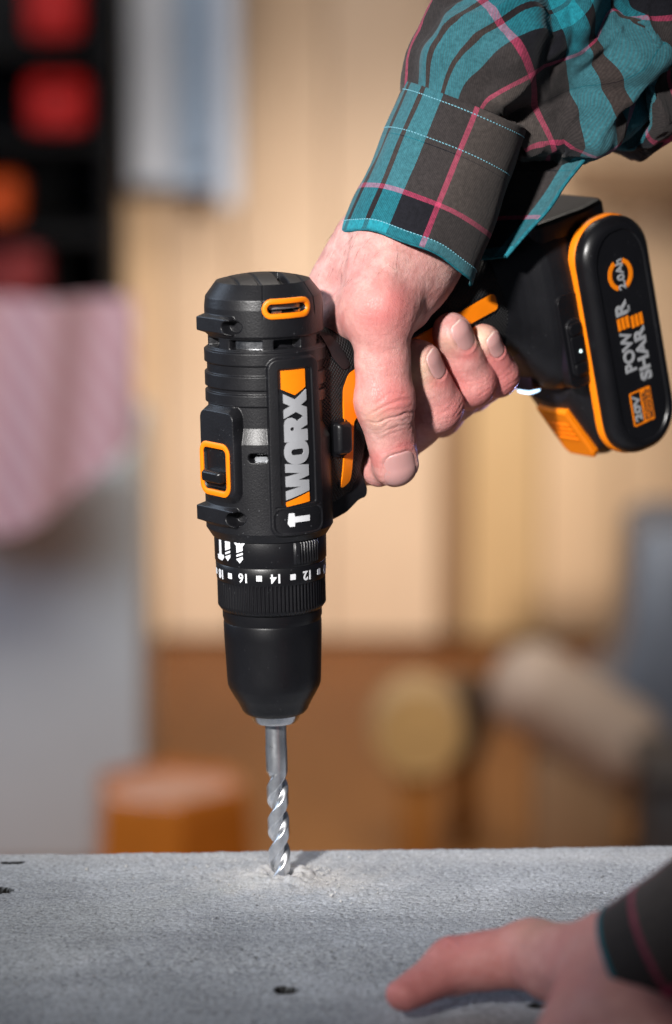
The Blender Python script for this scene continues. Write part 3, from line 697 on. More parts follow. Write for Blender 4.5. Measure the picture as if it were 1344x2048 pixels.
v, f = flat_shape([rrect(6.8, 0.75, 0.7, 4)], 0.5, {0: np.linspace(-6, 6, 9)}); dpart('port_contact', on_cyl(v, 20.6, -12.5, 237.4), f, M['steel_dull'], cap, False)
v, f = flat_shape([rrect(2.0, 0.45, 0.4, 4)], 0.6, {0: [-1, 0, 1]}); dpart('port_contact', on_cyl(v, 21.2, -23, 235.6), f, M['steel'], cap, False)
v, f = flat_shape([rrect(1.5, 0.45, 0.4, 4)], 0.6, {0: [-1, 0, 1]}); dpart('port_contact', on_cyl(v, 21.2, 1, 235.6), f, M['steel'], cap, False)
# metal seen through vents
v, f = flat_shape([rrect(5.6, 1.5, 0.3, 3)], 0.5, {0: np.linspace(-5, 5, 9)}); dpart('motor_can', on_cyl(v, 19.8, -54, 222.6), f, M['steel'], hous, False)
v, f = flat_shape([rrect(2.4, 0.9, 0.4, 3)], 0.5, {0: [-1, 0, 1]}); dpart('motor_can', on_cyl(v, 22.6, -43, 178.0), f, M['steel_dull'], hous, False)

# lettering on the name plate: runs up the axis, letters lean to the gear-switch side
def logo(polys, name, mat, lift, s0=161.8):
    v, f = flat_shape(polys, 0.28, {1: np.linspace(0.5, 10.5, 11)})
    th = np.radians(0.8-v[:, 1]*2.25); r = plate_r(s0+v[:, 0])-0.55+lift+v[:, 2]
    return dpart(name, np.stack([r*np.cos(th), r*np.sin(th), s0+v[:, 0]], -1), f, mat, hous, False)
def ell(cx, cy, rx, ry, n=28, e=2.0):
    t = np.linspace(0, 2*pi, n, endpoint=False); c, s = np.cos(t), np.sin(t)
    return np.stack([cx+rx*np.sign(c)*np.abs(c)**(2/e), cy+ry*np.sign(s)*np.abs(s)**(2/e)], -1)
W_ = [(0, 10), (3.5, 10), (4.9, 3.8), (5.3, 10), (9.3, 10), (10.35, 3.8), (11, 10), (14.4, 10), (13.3, 0), (9.0, 0), (7.7, 4.9), (7.2, 0), (3.0, 0)]
X_ = [(32.3, 10), (35.7, 10), (37.1, 7.2), (38.5, 10), (42.1, 10), (39.5, 5), (43.1, 0), (38.9, 0), (37.2, 2.7), (36.1, 0), (31.6, 0), (34.7, 5)]
R_ = [(23.0, 0), (23.0, 10), (29.6, 10), (31.4, 9.6), (32.4, 8.4), (32.5, 6.6), (31.7, 5.2), (30.9, 4.6), (32.9, 1.2), (32.9, 0), (29.2, 0), (27.9, 3.0), (27.5, 3.0), (27.5, 0)]
logo([W_], 'logo_letter', M['silver_print'], 0.3)
logo([ell(18.9, 5, 5.0, 5.25, 40, 2.3), rrect(1.2, 2.7, 1.1, 5)+np.array([18.8, 4.7])], 'logo_letter', M['silver_print'], 0.34)
logo([R_, rrect(0.75, 0.8, 0.7, 4)+np.array([28.0, 6.7])], 'logo_letter', M['silver_print'], 0.38)
logo([X_], 'logo_letter', M['silver_print'], 0.42)
logo([[(41.3, 5.2), (43.9, 10.7), (51.2, 10.7), (51.2, 0.2), (44.1, 0.2)]], 'logo_chevron', M['orange'], 0.3)
logo([[(-2.6, 10), (-0.9, 10), (2.2, 0), (-1.4, 0)]], 'logo_wedge', M['orange'], 0.3)
# hammer sign under the name
hm = [(0, 9.3), (1.2, 10.2), (5.4, 9.6), (5.4, 7.3), (3.9, 7.0), (3.9, 0), (1.6, 0), (1.6, 7.0), (0, 7.2)]
v, f = flat_shape([[(x, y) for x, y in hm]], 0.2, {1: np.linspace(1, 10, 8)})
th = np.radians(0.6-v[:, 1]*2.1); r = 26.35-0.5+0.2+v[:, 2]; zz = 151.0+v[:, 0]
dpart('hammer_sign', np.stack([r*np.cos(th), r*np.sin(th), zz], -1), f, M['white_print'], hous, False)

# gear switch: orange frame and slider
def sel_fn(x, y, h): return np.stack([x-0.3, np.full_like(x, -25.7)-h, y+173.2], -1)
v, f = ring_on(sel_fn, 9.9, 10.7, 4.6, 0, 0, 2.3, 0.55, None, '')
sw = dpart('switch_frame', v, f, M['orange'], None, sharp=60)
sec = []
for yy, sx, sz in ((-22.5, 6.6, 2.2), (-25.8, 6.6, 2.2), (-27.4, 6.0, 2.4), (-28.6, 5.4, 1.9), (-28.9, 4.6, 1.4)):
    q = rrect(sx, sz, 1.0, 4); sec.append(np.stack([q[:, 0]-0.3, np.full(len(q), yy), q[:, 1]+170.4], -1))
dpart('gear_slider', *loft(sec), M['plastic_fine'], sharp=40)
sec = []
for yy in (-22.0, -24.6):
    q = rrect(6.9, 7.6, 1.5, 4); sec.append(np.stack([q[:, 0]-0.3, np.full(len(q), yy), q[:, 1]+173.2], -1))
dpart('slider_bed', *loft(sec), M['plastic_fine'], sharp=40)

# collars and chuck
def knurl(name, z0, z1, r0, teeth, depth, mat, parent=None, prof=None, th0=-180, th1=180):
    n = teeth*8; a = np.linspace(th0, th1, n+1)[:-1] if th1-th0 >= 360 else np.linspace(th0, th1, n+1)
    z = np.concatenate([[z0, z0+0.01, z0+1.2, z0+2.2], np.linspace(z0+3, z1-1, 8), [z1-0.5, z1]])
    T, Z = np.meshgrid(a, z, indexing='ij')
    w = sst(-0.25, 0.35, np.cos(np.radians(T-th0)*teeth*360/(th1-th0)))
    fade = sst(z0+1.0, z0+2.6, Z)*(1-sst(z1-0.7, z1-0.2, Z)*0.9)
    base = np.interp(Z, [z0, z0+0.01, z0+2.0, z1], prof or [r0-2.5, r0-1.6, r0, r0])
    R = base-depth*w*fade
    v = np.stack([R*np.cos(np.radians(T)), R*np.sin(np.radians(T)), Z], -1).reshape(-1, 3)
    return dpart(name, v, gridf(len(a), len(z), cu=th1-th0 >= 360), mat, parent, fix=True)
v, f = lathe([(20, 145.5), (22.2, 145.2), (22.5, 144.4), (22.4, 134.3), (22.0, 133.7), (20.5, 133.5)], 160)
mode = dpart('mode_collar', v, f, M['plastic_fine'], sharp=35)
v, f = lathe([(20, 133.9), (21.9, 133.6), (22.15, 133.2), (21.9, 126.8), (21.7, 126.5), (20, 126.4)], 160)
num = dpart('torque_collar', v, f, M['plastic_fine'], sharp=35)
knurl('collar_knurling', 113.6, 126.9, 21.75, 84, 0.55, M['plastic_fine'], num)
# ribbed thumb grip on the mode collar
sec_t = np.linspace(-13.5, 19.5, 120); z = np.array([134.6, 135.2, 143.4, 144.0])
T, Z = np.meshgrid(sec_t, z, indexing='ij'); rib = sst(-0.2, 0.4, np.cos((T+5.5)/3.55*2*pi))
R = 22.2+1.05*sst(-13.5, -10.5, T)*(1-sst(18.8, 19.5, T))-0.75*rib*(T > -6.2)
R = np.where((Z < 135) | (Z > 143.6), 22.0, R)
dpart('collar_grip', np.stack([R*np.cos(np.radians(T)), R*np.sin(np.radians(T)), Z], -1).reshape(-1, 3), gridf(len(sec_t), 4), M['plastic'], mode)
# signs on the mode collar, all pointing to the chuck
def sign(polys, th, z, name='mode_sign'):
    v, f = flat_shape(polys, 0.12, {0: np.linspace(-3, 3, 7)}); dpart(name, on_cyl(v, 22.5, th, z), f, M['white_print'], mode, False)
sign([[(-0.8, 4.2), (0.9, 4.2), (0.9, -1.9), (2.6, -2.0), (2.8, -3.2), (1.5, -4.4), (-2.0, -4.0), (-2.4, -2.3), (-0.8, -2.0)]], -99.0, 140.0)
sign([[(-1.5, 4.2), (1.5, 4.2), (1.5, 0.9), (-1.5, -0.2)], [(-1.5, -0.9), (1.5, 0.2), (1.5, -0.7), (-1.5, -1.8)], [(-1.5, -2.5), (1.5, -1.4), (1.5, -2.6), (0, -4.3), (-1.5, -2.9)]], -85.5, 140.2)
sign([[(-3.0, 4.4), (-1.2, 4.0), (-0.6, 3.6), (0, 4.3), (0.6, 3.6), (1.2, 4.0), (3.0, 4.4), (1.5, 2.6), (1.5, 0.9), (-1.5, -0.2), (-1.5, 2.6)], [(-1.5, -0.9), (1.5, 0.2), (1.5, -0.7), (-1.5, -1.8)], [(-1.5, -2.5), (1.5, -1.4), (1.5, -2.6), (0, -4.3), (-1.5, -2.9)]], -69.5, 140.0)
# torque numbers
for txt, th in (('20', -136), ('18', -101), ('16', -66.5), ('14', -31.5), ('12', 4.5), ('10', 41), ('8', 75)):
    v, f = text_shape(txt, 5.1, 0.1, 0.12, 0.95, {0: np.linspace(-3, 3, 7)})
    v[:, 0] *= 0.98; dpart('torque_number', on_cyl(v, 22.05, th, 129.9, 180), f, M['white_print'], num, False)
for th in (-118, -84.5, -49.2, -13.6, 22.8, 58):
    v, f = flat_shape([rrect(1.15, 1.15, 0.1, 2)], 0.1); dpart('torque_mark', on_cyl(v, 22.05, th, 129.9), f, M['white_print'], num, False)
# chuck
v, f = lathe([(14, 115), (19.6, 114.8), (20.0, 114.2), (20.0, 110.6), (19.7, 109.6), (19.55, 108.9), (19.75, 108.2), (19.7, 103), (19.35, 94), (19.05, 86), (18.85, 82.6), (18.3, 80.9), (16.4, 77.4), (16.25, 77.1), (15.7, 76.3), (13.7, 72.5), (13.4, 71.6), (12.3, 70.3), (11.2, 69.8), (8, 69.9)], 180)
chuck = dpart('chuck', v, f, M['plastic_fine'], sharp=28)
v, f = lathe([(9.9, 70.6), (10.2, 69.6), (9.6, 67.4), (9.1, 66.6), (8.8, 66.2), (6.5, 66.2), (6.2, 66.6), (4.5, 67.4), (4.4, 72)], 120)
nose = dpart('chuck_nose', v, f, M['steel'], sharp=25)
for k in range(3):
    a = radians(-38-18+120*k); v, f = box_v(4.2, 6.2, -1.6, 1.6, 65.6, 70); v = np.stack([v[:, 0]*cos(a)-v[:, 1]*sin(a), v[:, 0]*sin(a)+v[:, 1]*cos(a), v[:, 2]], -1)
    bevel(dpart('chuck_jaw', v, f, M['steel_dull'], nose), 0.3)

# grip
def grip_sections(st, n=72, e=2.7):
    out = []
    for Y, fz, bz, w in st:
        x, z = superell(n, w, (bz-fz)/2, e); out.append(np.stack([x, np.full(n, Y), z+(bz+fz)/2], -1))
    return out
ST = [(6, 150, 226, 18.6), (18, 149.6, 226, 18.6), (27, 150.5, 225, 17.8), (33, 154.0, 223.6, 16.9), (36.4, 158, 222.8, 16.3), (38.2, 166, 222.4, 16.0), (40.2, 174, 222.4, 15.8), (44, 181, 223.6, 15.6), (52, 187.5, 227, 15.6), (62, 192.5, 231.2, 15.8), (76, 197.5, 237, 16.2), (90, 201.5, 242, 16.3), (104, 204.5, 247, 16.4), (114, 204.5, 250.2, 16.8), (122, 203, 252, 17.2)]
yy = np.array([s[0] for s in ST]); yi = np.concatenate([np.linspace(6, 33, 14), np.linspace(33.5, 46, 26), np.linspace(47, 122, 46)])
ST2 = [(y, np.interp(y, yy, [s[1] for s in ST]), np.interp(y, yy, [s[2] for s in ST]), np.interp(y, yy, [s[3] for s in ST])) for y in yi]
sm = np.array(ST2)
for _ in range(3): sm[1:-1, 1:] = (sm[:-2, 1:]+2*sm[1:-1, 1:]+sm[2:, 1:])/4
def grip_half(Y, Z):
    """x of the grip flank at height Y, Z"""
    fz = np.interp(Y, sm[:, 0], sm[:, 1]); bz = np.interp(Y, sm[:, 0], sm[:, 2]); w = np.interp(Y, sm[:, 0], sm[:, 3])
    t = np.clip(np.abs(Z-(fz+bz)/2)/((bz-fz)/2), 0, 0.985); return w*(1-t**2.7)**(1/2.7)
gripo = dpart('rubber_grip', *loft(grip_sections([tuple(r) for r in sm])), M['rubber'], sharp=60)
def on_flank(v, lift): return np.stack([grip_half(v[:, 0], v[:, 1])+lift+v[:, 2], v[:, 0], v[:, 1]], -1)
def flank_shape(poly, depth, lift, mat, name, parent=None):
    P = np.array(poly); v, f = flat_shape([poly], depth, {0: np.arange(P[:, 0].min()+1, P[:, 0].max(), 2.5), 1: np.arange(P[:, 1].min()+1, P[:, 1].max(), 2.5)})
    return dpart(name, on_flank(v, lift), f, mat, parent, True, 40)
def round_poly(poly, r=1.6, n=4):
    P = [np.array(p, float) for p in poly]; out = []
    for i, p in enumerate(P):
        a = P[i-1]-p; b = P[(i+1) % len(P)]-p; la, lb = np.linalg.norm(a), np.linalg.norm(b); q = min(r, la*0.45, lb*0.45)
        s, e = p+a/la*q, p+b/lb*q
        for k in range(n+1):
            t = k/n; out.append(tuple((1-t)**2*s+2*t*(1-t)*p+t*t*e))
    return out
inlay = round_poly([(24.3, 160.4), (29.4, 162.8), (29.4, 178), (29.8, 188), (36, 191), (57, 193.5), (60, 205.5), (70, 210.5), (92.3, 220.3), (107.6, 225.2), (105.6, 232), (55.7, 214.9), (40, 210.5), (28.6, 207), (24.5, 201)], 2.2)
flank_shape(inlay, 0.5, 0.25, M['orange'], 'orange_inlay', gripo)
c = np.array([np.mean([p[0] for p in inlay]), np.mean([p[1] for p in inlay])])
# raised lip round the inlay (one band following the outline)
def band_along(poly, wid, lift0, lift1, mat, name, parent):
    P = np.array(poly); n = len(P); nx = np.roll(P, -1, 0)-np.roll(P, 1, 0); nx /= np.linalg.norm(nx, axis=1, keepdims=True)+1e-9
    nr = np.stack([nx[:, 1], -nx[:, 0]], -1)
    secs = [(P+nr*0.1, lift0-1), (P+nr*0.15, lift1), (P+nr*(wid-0.3), lift1), (P+nr*wid, lift0-1)]
    v = np.concatenate([on_flank(np.concatenate([s, np.full((n, 1), h)], 1), 0) for s, h in secs])
    return dpart(name, v, gridf(4, n, cv=True), mat, parent, True, 50)
band_along(inlay, 1.1, 0, 0.5, M['plastic_fine'], 'inlay_lip', gripo)
# direction button
v, f = flat_shape([rrect(4.6, 7.6, 3.0, 6)], 0.6); dpart('button_well', np.stack([18.1+v[:, 2], 22.0+v[:, 0], 182.0+v[:, 1]], -1), f, M['plastic_fine'], gripo, False)
sec = []
for xx, sy, sz, dy in ((16, 3.6, 6.4, 0), (20.6, 3.6, 6.4, 0.3), (21.8, 3.0, 5.8, 0.4), (22.2, 2.2, 4.8, 0.4)):
    q = rrect(sy, sz, 1.6, 5); sec.append(np.stack([np.full(len(q), xx), q[:, 0]+22.4+dy, q[:, 1]+182.0], -1))
dpart('direction_button', *loft(sec), M['plastic_fine'], sharp=35)
# smooth pad under the web of the thumb
pad = round_poly([(19.5, 224), (24, 224), (29, 214.5), (30, 209.5), (26, 208.5), (21.5, 214)], 2.0)
flank_shape(pad, 0.35, 0.15, M['plastic'], 'smooth_pad', gripo)
# bracket under the trigger
sec = []
q0 = np.array(round_poly([(10, 146.8), (24, 147.2), (31, 149.3), (37.6, 153.8), (41.6, 154.4), (42.2, 158), (38.8, 166), (37, 176), (10, 176)], 1.6)); m_ = q0.mean(0)
for xx, k in ((-11.5, 1.6), (-10.6, 0.5), (-9.5, 0), (9.5, 0), (10.6, 0.5), (11.5, 1.6)):
    q = m_+(q0-m_)*(1-k/16.0); sec.append(np.stack([np.full(len(q), xx), q[:, 0], q[:, 1]], -1))
dpart('trigger_bracket', *loft(sec), M['plastic'], sharp=35)
# trigger
sec = []
for xx, sc in ((-6.2, 0.82), (-5, 0.97), (0, 1), (5, 0.97), (6.2, 0.82)):
    q = np.array(round_poly([(35.5, 163.0), (39.5, 166.2), (43.5, 170), (50, 176.5), (55, 186), (48, 190), (36, 184)], 2.5)); m_ = q.mean(0); q = m_+(q-m_)*sc
    sec.append(np.stack([np.full(len(q), xx), q[:, 0], q[:, 1]], -1))
dpart('trigger', *loft(sec), M['plastic_fine'], sharp=35)

# foot, in the battery frame
BT = radians(12); E1 = np.array([-sin(BT), cos(BT)]); E2 = np.array([cos(BT), sin(BT)]); BC = np.array([165.5, 208.0])
def bt(x, e1, e2):
    x, e1, e2 = np.broadcast_arrays(np.asarray(x, float), np.asarray(e1, float), np.asarray(e2, float))
    return np.stack([x, BC[0]+e1*E1[0]+e2*E2[0], BC[1]+e1*E1[1]+e2*E2[1]], -1)
def bt_loft(st, e, n=80):
    out = []
    for t, f_, b_, w in st:
        x, z = superell(n, w, (b_-f_)/2, e); out.append(bt(x, z+(f_+b_)/2, t))
    return out
FST = [(-50, 7.5, 51, 16.2), (-46.5, 6.5, 51.5, 17.2), (-43, 3.5, 52.3, 18.0), (-39.5, -1, 53.3, 19.3), (-35.5, -7.5, 54.5, 21.3), (-31.5, -12.5, 55.8, 23.6), (-28, -15.5, 57, 25.0), (-24, -17.5, 56.6, 25.8), (-20.5, -18.3, 56.8, 26.1), (-14, -18.5, 56.8, 26.1), (-13, -18, 56.4, 25.5)]
tt = np.array([s[0] for s in FST]); ti = np.linspace(-50, -13, 60)
foot = dpart('foot', *loft(bt_loft([(t,)+tuple(np.interp(t, tt, [s[k] for s in FST]) for k in (1, 2, 3)) for t in ti], 3.4)), M['plastic'], sharp=50)
# rear boss, side recess panel, charge gauge
def bt_prism(name, poly, x0, x1, mat, parent=None, bev=0.6, sharp=35):
    """outline in (e1, e2), extruded across x with softened rim on the x1 side"""
    P = np.array(poly); m_ = P.mean(0); d = 1 if x1 > x0 else -1
    sh = lambda k: m_+(P-m_)*(1-k/np.maximum(np.abs(P-m_).max(), 1e-6))
    sec = [bt(np.full(len(P), xx), q[:, 0], q[:, 1]) for xx, q in ((x0, P), (x1-d*bev, P), (x1-d*bev*0.3, sh(bev*0.35)), (x1, sh(bev)))]
    return dpart(name, *loft(sec), mat, parent, True, sharp)
sec = []
for e1_, k in ((48, 0), (55.8, 0), (57.2, 0.8), (57.8, 2.4)):
    q = np.array(round_poly([(-21, -30), (21, -30), (23, -2), (19, 12), (-19, 12), (-22, -2)], 4, 5)); m_ = q.mean(0); q = m_+(q-m_)*(1-k/20.0)
    sec.append(bt(q[:, 0], np.full(len(q), e1_), q[:, 1]))
dpart('rear_plate', *loft(sec), M['plastic'], foot, True, 30)
bt_prism('gauge_panel', rrect(20.5, 6.0, 4.0, 6)+np.array([6.5, -23.4]), 22, 26.5, M['plastic_fine'], foot, 0.5)
gp = bt_prism('gauge_housing', rrect(12.8, 4.4, 4.0, 8)+np.array([3.2, -23.2]), 24, 27.4, M['plastic'], foot, 0.6)
bt_prism('gauge_button', rrect(5.6, 3.4, 0.8, 4)+np.array([2.6, -23.2]), 25, 28.1, M['plastic_fine'], foot, 0.4)
bt_prism('gauge_end', rrect(2.6, 3.4, 2.0, 5)+np.array([11.4, -23.2]), 25, 28.3, M['plastic_fine'], foot, 0.5)
bt_prism('gauge_end', rrect(2.6, 3.4, 2.0, 5)+np.array([-6.0, -23.2]), 25, 28.0, M['plastic_fine'], foot, 0.5)
gl = simple('gauge_light', (0.6, 0.8, 0.8), 0.2); gl.node_tree.nodes['Principled BSDF'].inputs['Emission Color'].default_value = (0.75, 0.95, 0.95, 1); gl.node_tree.nodes['Principled BSDF'].inputs['Emission Strength'].default_value = 1.2
bt_prism('gauge_light', ell(1.5, -22.7, 0.75, 0.75, 14), 27, 28.4, gl, foot, 0.15)
# screw boss near the cuff
sec = []
for xx, r_ in ((2, 5.2), (14, 5.2), (17.6, 4.6), (19.2, 3.2)):
    t = np.linspace(0, 2*pi, 32, endpoint=False); sec.append(np.stack([np.full(32, xx), 132+r_*np.cos(t)*0.9, 249+r_*np.sin(t)*1.15], -1))
dpart('screw_boss', *loft(sec), M['plastic'], foot, True, 40)
# work light: lens and its lamp
lens_m, nt, b = new_mat('work_light_lens'); b.inputs['Base Color'].default_value = (0.8, 0.9, 1, 1); b.inputs['Emission Color'].default_value = (0.50, 0.74, 1.0, 1); b.inputs['Emission Strength'].default_value = 3.0
v, f = loft(bt_loft([(-34.4, -15.0, -7, 7.2), (-27.0, -16.4, -7, 7.0)], 4, 40)); wl_house = dpart('light_housing', v, f, M['plastic_fine'], foot, True, 35)
v, f = loft(bt_loft([(-33.4, -16.9, -14.8, 4.4), (-32.4, -17.1, -14.8, 4.8), (-29.0, -17.2, -14.8, 4.8), (-28.2, -16.9, -14.8, 4.4)], 3, 40)); dpart('light_lens', v, f, lens_m, foot, True, 40)
sl = bpy.data.lights.new('work_light', 'SPOT'); sl.energy = 0.11; sl.color = (0.36, 0.44, 1.0); sl.spot_size = radians(176); sl.spot_blend = 0.3; sl.shadow_soft_size = 0.003
slo = bpy.data.objects.new('work_light', sl); COL.objects.link(slo)
lp_ = d2w(bt(0, -19.5, -31)); tg = d2w([0, 40, 60]); slo.location = Vector(lp_)*S; slo.rotation_euler = (Vector(tg)-Vector(lp_)).to_track_quat('-Z', 'Y').to_euler()

# ------------------------------------------------------------------ battery
BB = bt(0, -55, 0)
batt = empty('battery_pack', d2w(BB), RD); finish(batt, 'black battery pack with orange edge and POWER SHARE lettering, clipped to the grip foot', 'battery')
def bpart(name, v, f, mat, parent=None, smooth=True, sharp=None):
    o = mesh(name, v, f, mat, parent or batt, smooth, -BB if parent is None else (0, 0, 0), sharp=sharp); fix_normals(o); return o
def bprism(name, poly, x0, x1, mat, parent=None, bev=0.6, sharp=35):
    P = np.array(poly); m_ = P.mean(0); d = 1 if x1 > x0 else -1
    sh = lambda k: m_+(P-m_)*(1-k/np.abs(P-m_).max(0))
    sec = [bt(np.full(len(P), xx), q[:, 0], q[:, 1]) for xx, q in ((x0, P), (x1-d*bev, P), (x1-d*bev*0.3, sh(bev*0.35)), (x1, sh(bev)))]
    return bpart(name, *loft(sec), mat, parent, True, sharp)
CST = [(-21, -25, 56, 24.4), (-19, -29.5, 56.3, 25.6), (-13, -41, 56.3, 26.2), (-7, -52, 55.5, 26.2), (0, -55.5, 54.5, 26.2), (12, -53.5, 52, 26.2), (18.5, -50, 49, 24.4)]
ct = np.array([s[0] for s in CST]); ci = np.linspace(-21, 18.5, 40)
core = bpart('battery_body', *loft(bt_loft([(t,)+tuple(np.interp(t, ct, [s[k] for s in CST]) for k in (1, 2, 3)) for t in ci], 2.35, 96)), M['plastic'], sharp=50)
for sg in (1, -1):
    HL, HC = (51, 1.5) if sg > 0 else (36, 16.5)
    OUT = rrect(HL, 18.6, 16.5, 14)+np.array([HC, 0.5])
    bprism('orange_edge', rrect(HL+0.6, 19.2, 17.0, 14)+np.array([HC, 0.5]), sg*25.0, sg*28.6, M['orange'], None, 0.8)
    m_ = np.array([HC, 0.5]); P = OUT-m_
    sec = []
    for xx, k in ((26, 0), (31.8, 0), (33.4, 0.5), (34.9, 2.0), (35.6, 3.0), (35.7, 3.6), (35.7, 5.0), (35.1, 5.4)):
        q = m_+P*(1-k/np.array([HL, 18.6])); sec.append(bt(np.full(len(q), sg*xx), q[:, 0], q[:, 1]))
    side = bpart('side_cover', *loft(sec), M['plastic_fine'] if sg < 0 else M['plastic_fine'], sharp=30)
    if sg > 0: COVER = side
FX = 35.1
# release latch on the sloping front
def slope(x, a, h):                                  # a: 0..1 down the slope, h lifts off
    p0 = np.array([-27.4, -20.3]); p1 = np.array([-53.2, -6.8]); d = p1-p0; nn = np.array([-abs(d[1]), d[0]]); nn = nn/np.linalg.norm(nn)
    q = p0+np.outer(a, d)+np.outer(h, nn); return bt(x, q[:, 0], q[:, 1])
P = np.array(round_poly([(-9.5, 0.02), (9.5, 0.02), (9.5, 0.9), (7.5, 1.0), (-7.5, 1.0), (-9.5, 0.9)], 0.12))
L_ = 29.0
sec = []
for h, k in ((-4, 0), (0.6, 0), (1.3, 0.6), (1.5, 1.2)):
    q = np.array([0, 0.5])+(P-np.array([0, 0.5]))*(1-k/np.array([9.5, L_/2])); sec.append(slope(q[:, 0], q[:, 1], np.full(len(q), h+0.2)))
lat = bpart('release_latch', *loft(sec), M['orange'], sharp=35)
for a in (0.3, 0.4, 0.5, 0.6):
    q = rrect(6.0, 0.018, 0.012, 3)+np.array([0, a]); sec = [slope(q[:, 0], q[:, 1], np.full(len(q), h)) for h in (0.5, 2.2)]
    bpart('latch_rib', *loft(sec), M['orange'], lat, True, 35)
# lettering, reading from the front end to the back end; letter tops face the grip
def letter(v, f, s, t, mat, name, bx=FX):
    """s along e1, t along e2 (baseline side is +e2)"""
    return bpart(name, bt(bx+0.14+v[:, 2], s+v[:, 0], t-v[:, 1]), f, mat, COVER, False)
def txt_fit(body, s0, s1, tc, hgt, bold=0.0, spacing=1.0):
    v, f = text_shape(body, 10, 0.14, bold, spacing)
    lo, hi = v[:, :2].min(0), v[:, :2].max(0)
    v[:, 0] = s0+(v[:, 0]-lo[0])/(hi[0]-lo[0])*(s1-s0); v[:, 1] = ((v[:, 1]-lo[1])/(hi[1]-lo[1])-0.5)*hgt
    return v, f, tc
def to_st(Y, Z):
    q = np.array([Y, Z])-BC; return q@E1, q@E2
def put(body, s0, s1, tc, hgt, mat, name, bold=0.0, sp=1.0):
    v, f, t = txt_fit(body, s0, s1, tc, hgt, bold, sp); letter(v, f, 0, t, mat, name)
s_c, t_c = to_st(159.2, 235.9)
# ring with a gap for the 2.0Ah
def arc(r0, r1, a0, a1, n=24):
    a = np.radians(np.linspace(a0, a1, n)); return [(r1*cos(x), r1*sin(x)) for x in a]+[(r0*cos(x), r0*sin(x)) for x in a[::-1]]
v, f = flat_shape([arc(4.9, 6.9, 24, 156)], 0.14); letter(v, f, s_c, t_c, M['orange'], 'ring_mark')
v, f = flat_shape([arc(4.9, 6.9, 204, 336)], 0.14); letter(v, f, s_c, t_c, M['orange'], 'ring_mark')
put('2.0Ah', s_c-6.6, s_c+6.6, t_c, 4.0, M['grey_print'], 'capacity_text', 0.28)
sP, tP = to_st(165.2, 194.3); sR, _ = to_st(158.9, 224.8)
LW = sR-sP
put('POW', sP, sP+LW*0.575, tP, 6.4, M['grey_print'], 'cover_text', 0.34)
put('R', sP+LW*0.80, sP+LW, tP, 6.4, M['grey_print'], 'cover_text', 0.34)
sS, tS = to_st(174.0, 190.1); s2 = sS+LW*0.745
put('SHAR', sS, s2, tS, 6.4, M['grey_print'], 'cover_text', 0.34)
for tcn, s0, s1 in ((tP, sP+LW*0.605, sP+LW*0.77), (tS, sS+LW*0.765, sS+LW*0.93)):
    for k in (-2.4, 0, 2.4):
        v, f = flat_shape([[(s0, -0.8+k), (s1, -0.8+k), (s1, 0.8+k), (s0, 0.8+k)]], 0.14); letter(v, f, 0, tcn, M['orange'], 'letter_bar')
put('TM', sP+LW*0.81, sP+LW*0.90, tP+4.3, 1.2, M['grey_print'], 'cover_text', 0.1)
# 20V badge
sb, tb_ = to_st(170.6, 179.2)
sb -= 0.3
v, f = flat_shape([rrect(7.4, 6.0, 0.8, 3), (rrect(6.8, 2.75, 0.4, 3)+np.array([0, 2.65]))], 0.12); letter(v, f, sb, tb_+0.4, M['orange'], 'voltage_badge')
put('20V', sb-5.8, sb+5.8, tb_-2.3, 3.9, M['grey_print'], 'cover_text', 0.3)
v, f = txt_fit('POWER', sb-6.2, sb+6.2, 0, 2.1, 0.25)[:2]; bpart('cover_text', bt(FX+0.36+v[:, 2]*0.2, v[:, 0], tb_+2.0-v[:, 1]), f, M['black_print'], COVER, False)
v, f = txt_fit('MODULE', sb-6.2, sb+6.2, 0, 2.1, 0.25)[:2]; bpart('cover_text', bt(FX+0.36+v[:, 2]*0.2, v[:, 0], tb_+4.9-v[:, 1]), f, M['black_print'], COVER, False)
v, f = flat_shape([[(sb-7.2, -0.14), (sb+7.2, -0.14), (sb+7.2, 0.14), (sb-7.2, 0.14)]], 0.03); bpart('badge_line', bt(FX+0.36+v[:, 2], v[:, 0], tb_+3.45-v[:, 1]), f, M['black_print'], COVER, False)

# ------------------------------------------------------------------ drill bit
def build_bit():
    root = empty('drill_bit', d2w([0, 0, -5]), RD); finish(root, 'bright steel twist drill bit turning into the concrete slab', 'drill bit')
    n = 96; zs = np.concatenate([np.arange(-5, 46.5, 0.3)])
    a = np.linspace(0, 2*pi, n, endpoint=False); V = []
    for z in zs:
        ph = a-2*pi*(z/27.0)-0.55
        fd = sst(-1, 0, 38-z) if z > 37 else 1.0
        depth = 0.50*np.clip((45.5-z)/5.0, 0, 1)
        c2 = np.cos(2*ph); fl = sst(-0.30, 0.75, c2)
        r = 4.45*(1-depth*fl-0.03*sst(-0.95, -0.6, -c2)*0)
        r = r*np.where((c2 < -0.25) & (c2 > -0.6) & (np.sin(2*ph) > 0), 1.0, 0.985)
        V.append(np.stack([r*np.cos(a), r*np.sin(a), np.full(n, z)], -1))
    v, f = loft(V); o = mesh('twisted_flutes', v+np.array([0, 0, 5]), f, M['bit'], root, True, sharp=50); fix_normals(o)
    v, f = lathe([(0, 46.0), (4.42, 46.0), (4.42, 55.5), (4.3, 56.0), (4.3, 72), (0, 72)], 64); o = mesh('shank', v+np.array([0, 0, 5]), f, M['bit'], root, True, sharp=30); fix_normals(o)
M['bit'] = simple('ground_bit_steel', (0.80, 0.82, 0.85), 0.30, 0.95, 0.16, 160, 0.12, 420)
build_bit()

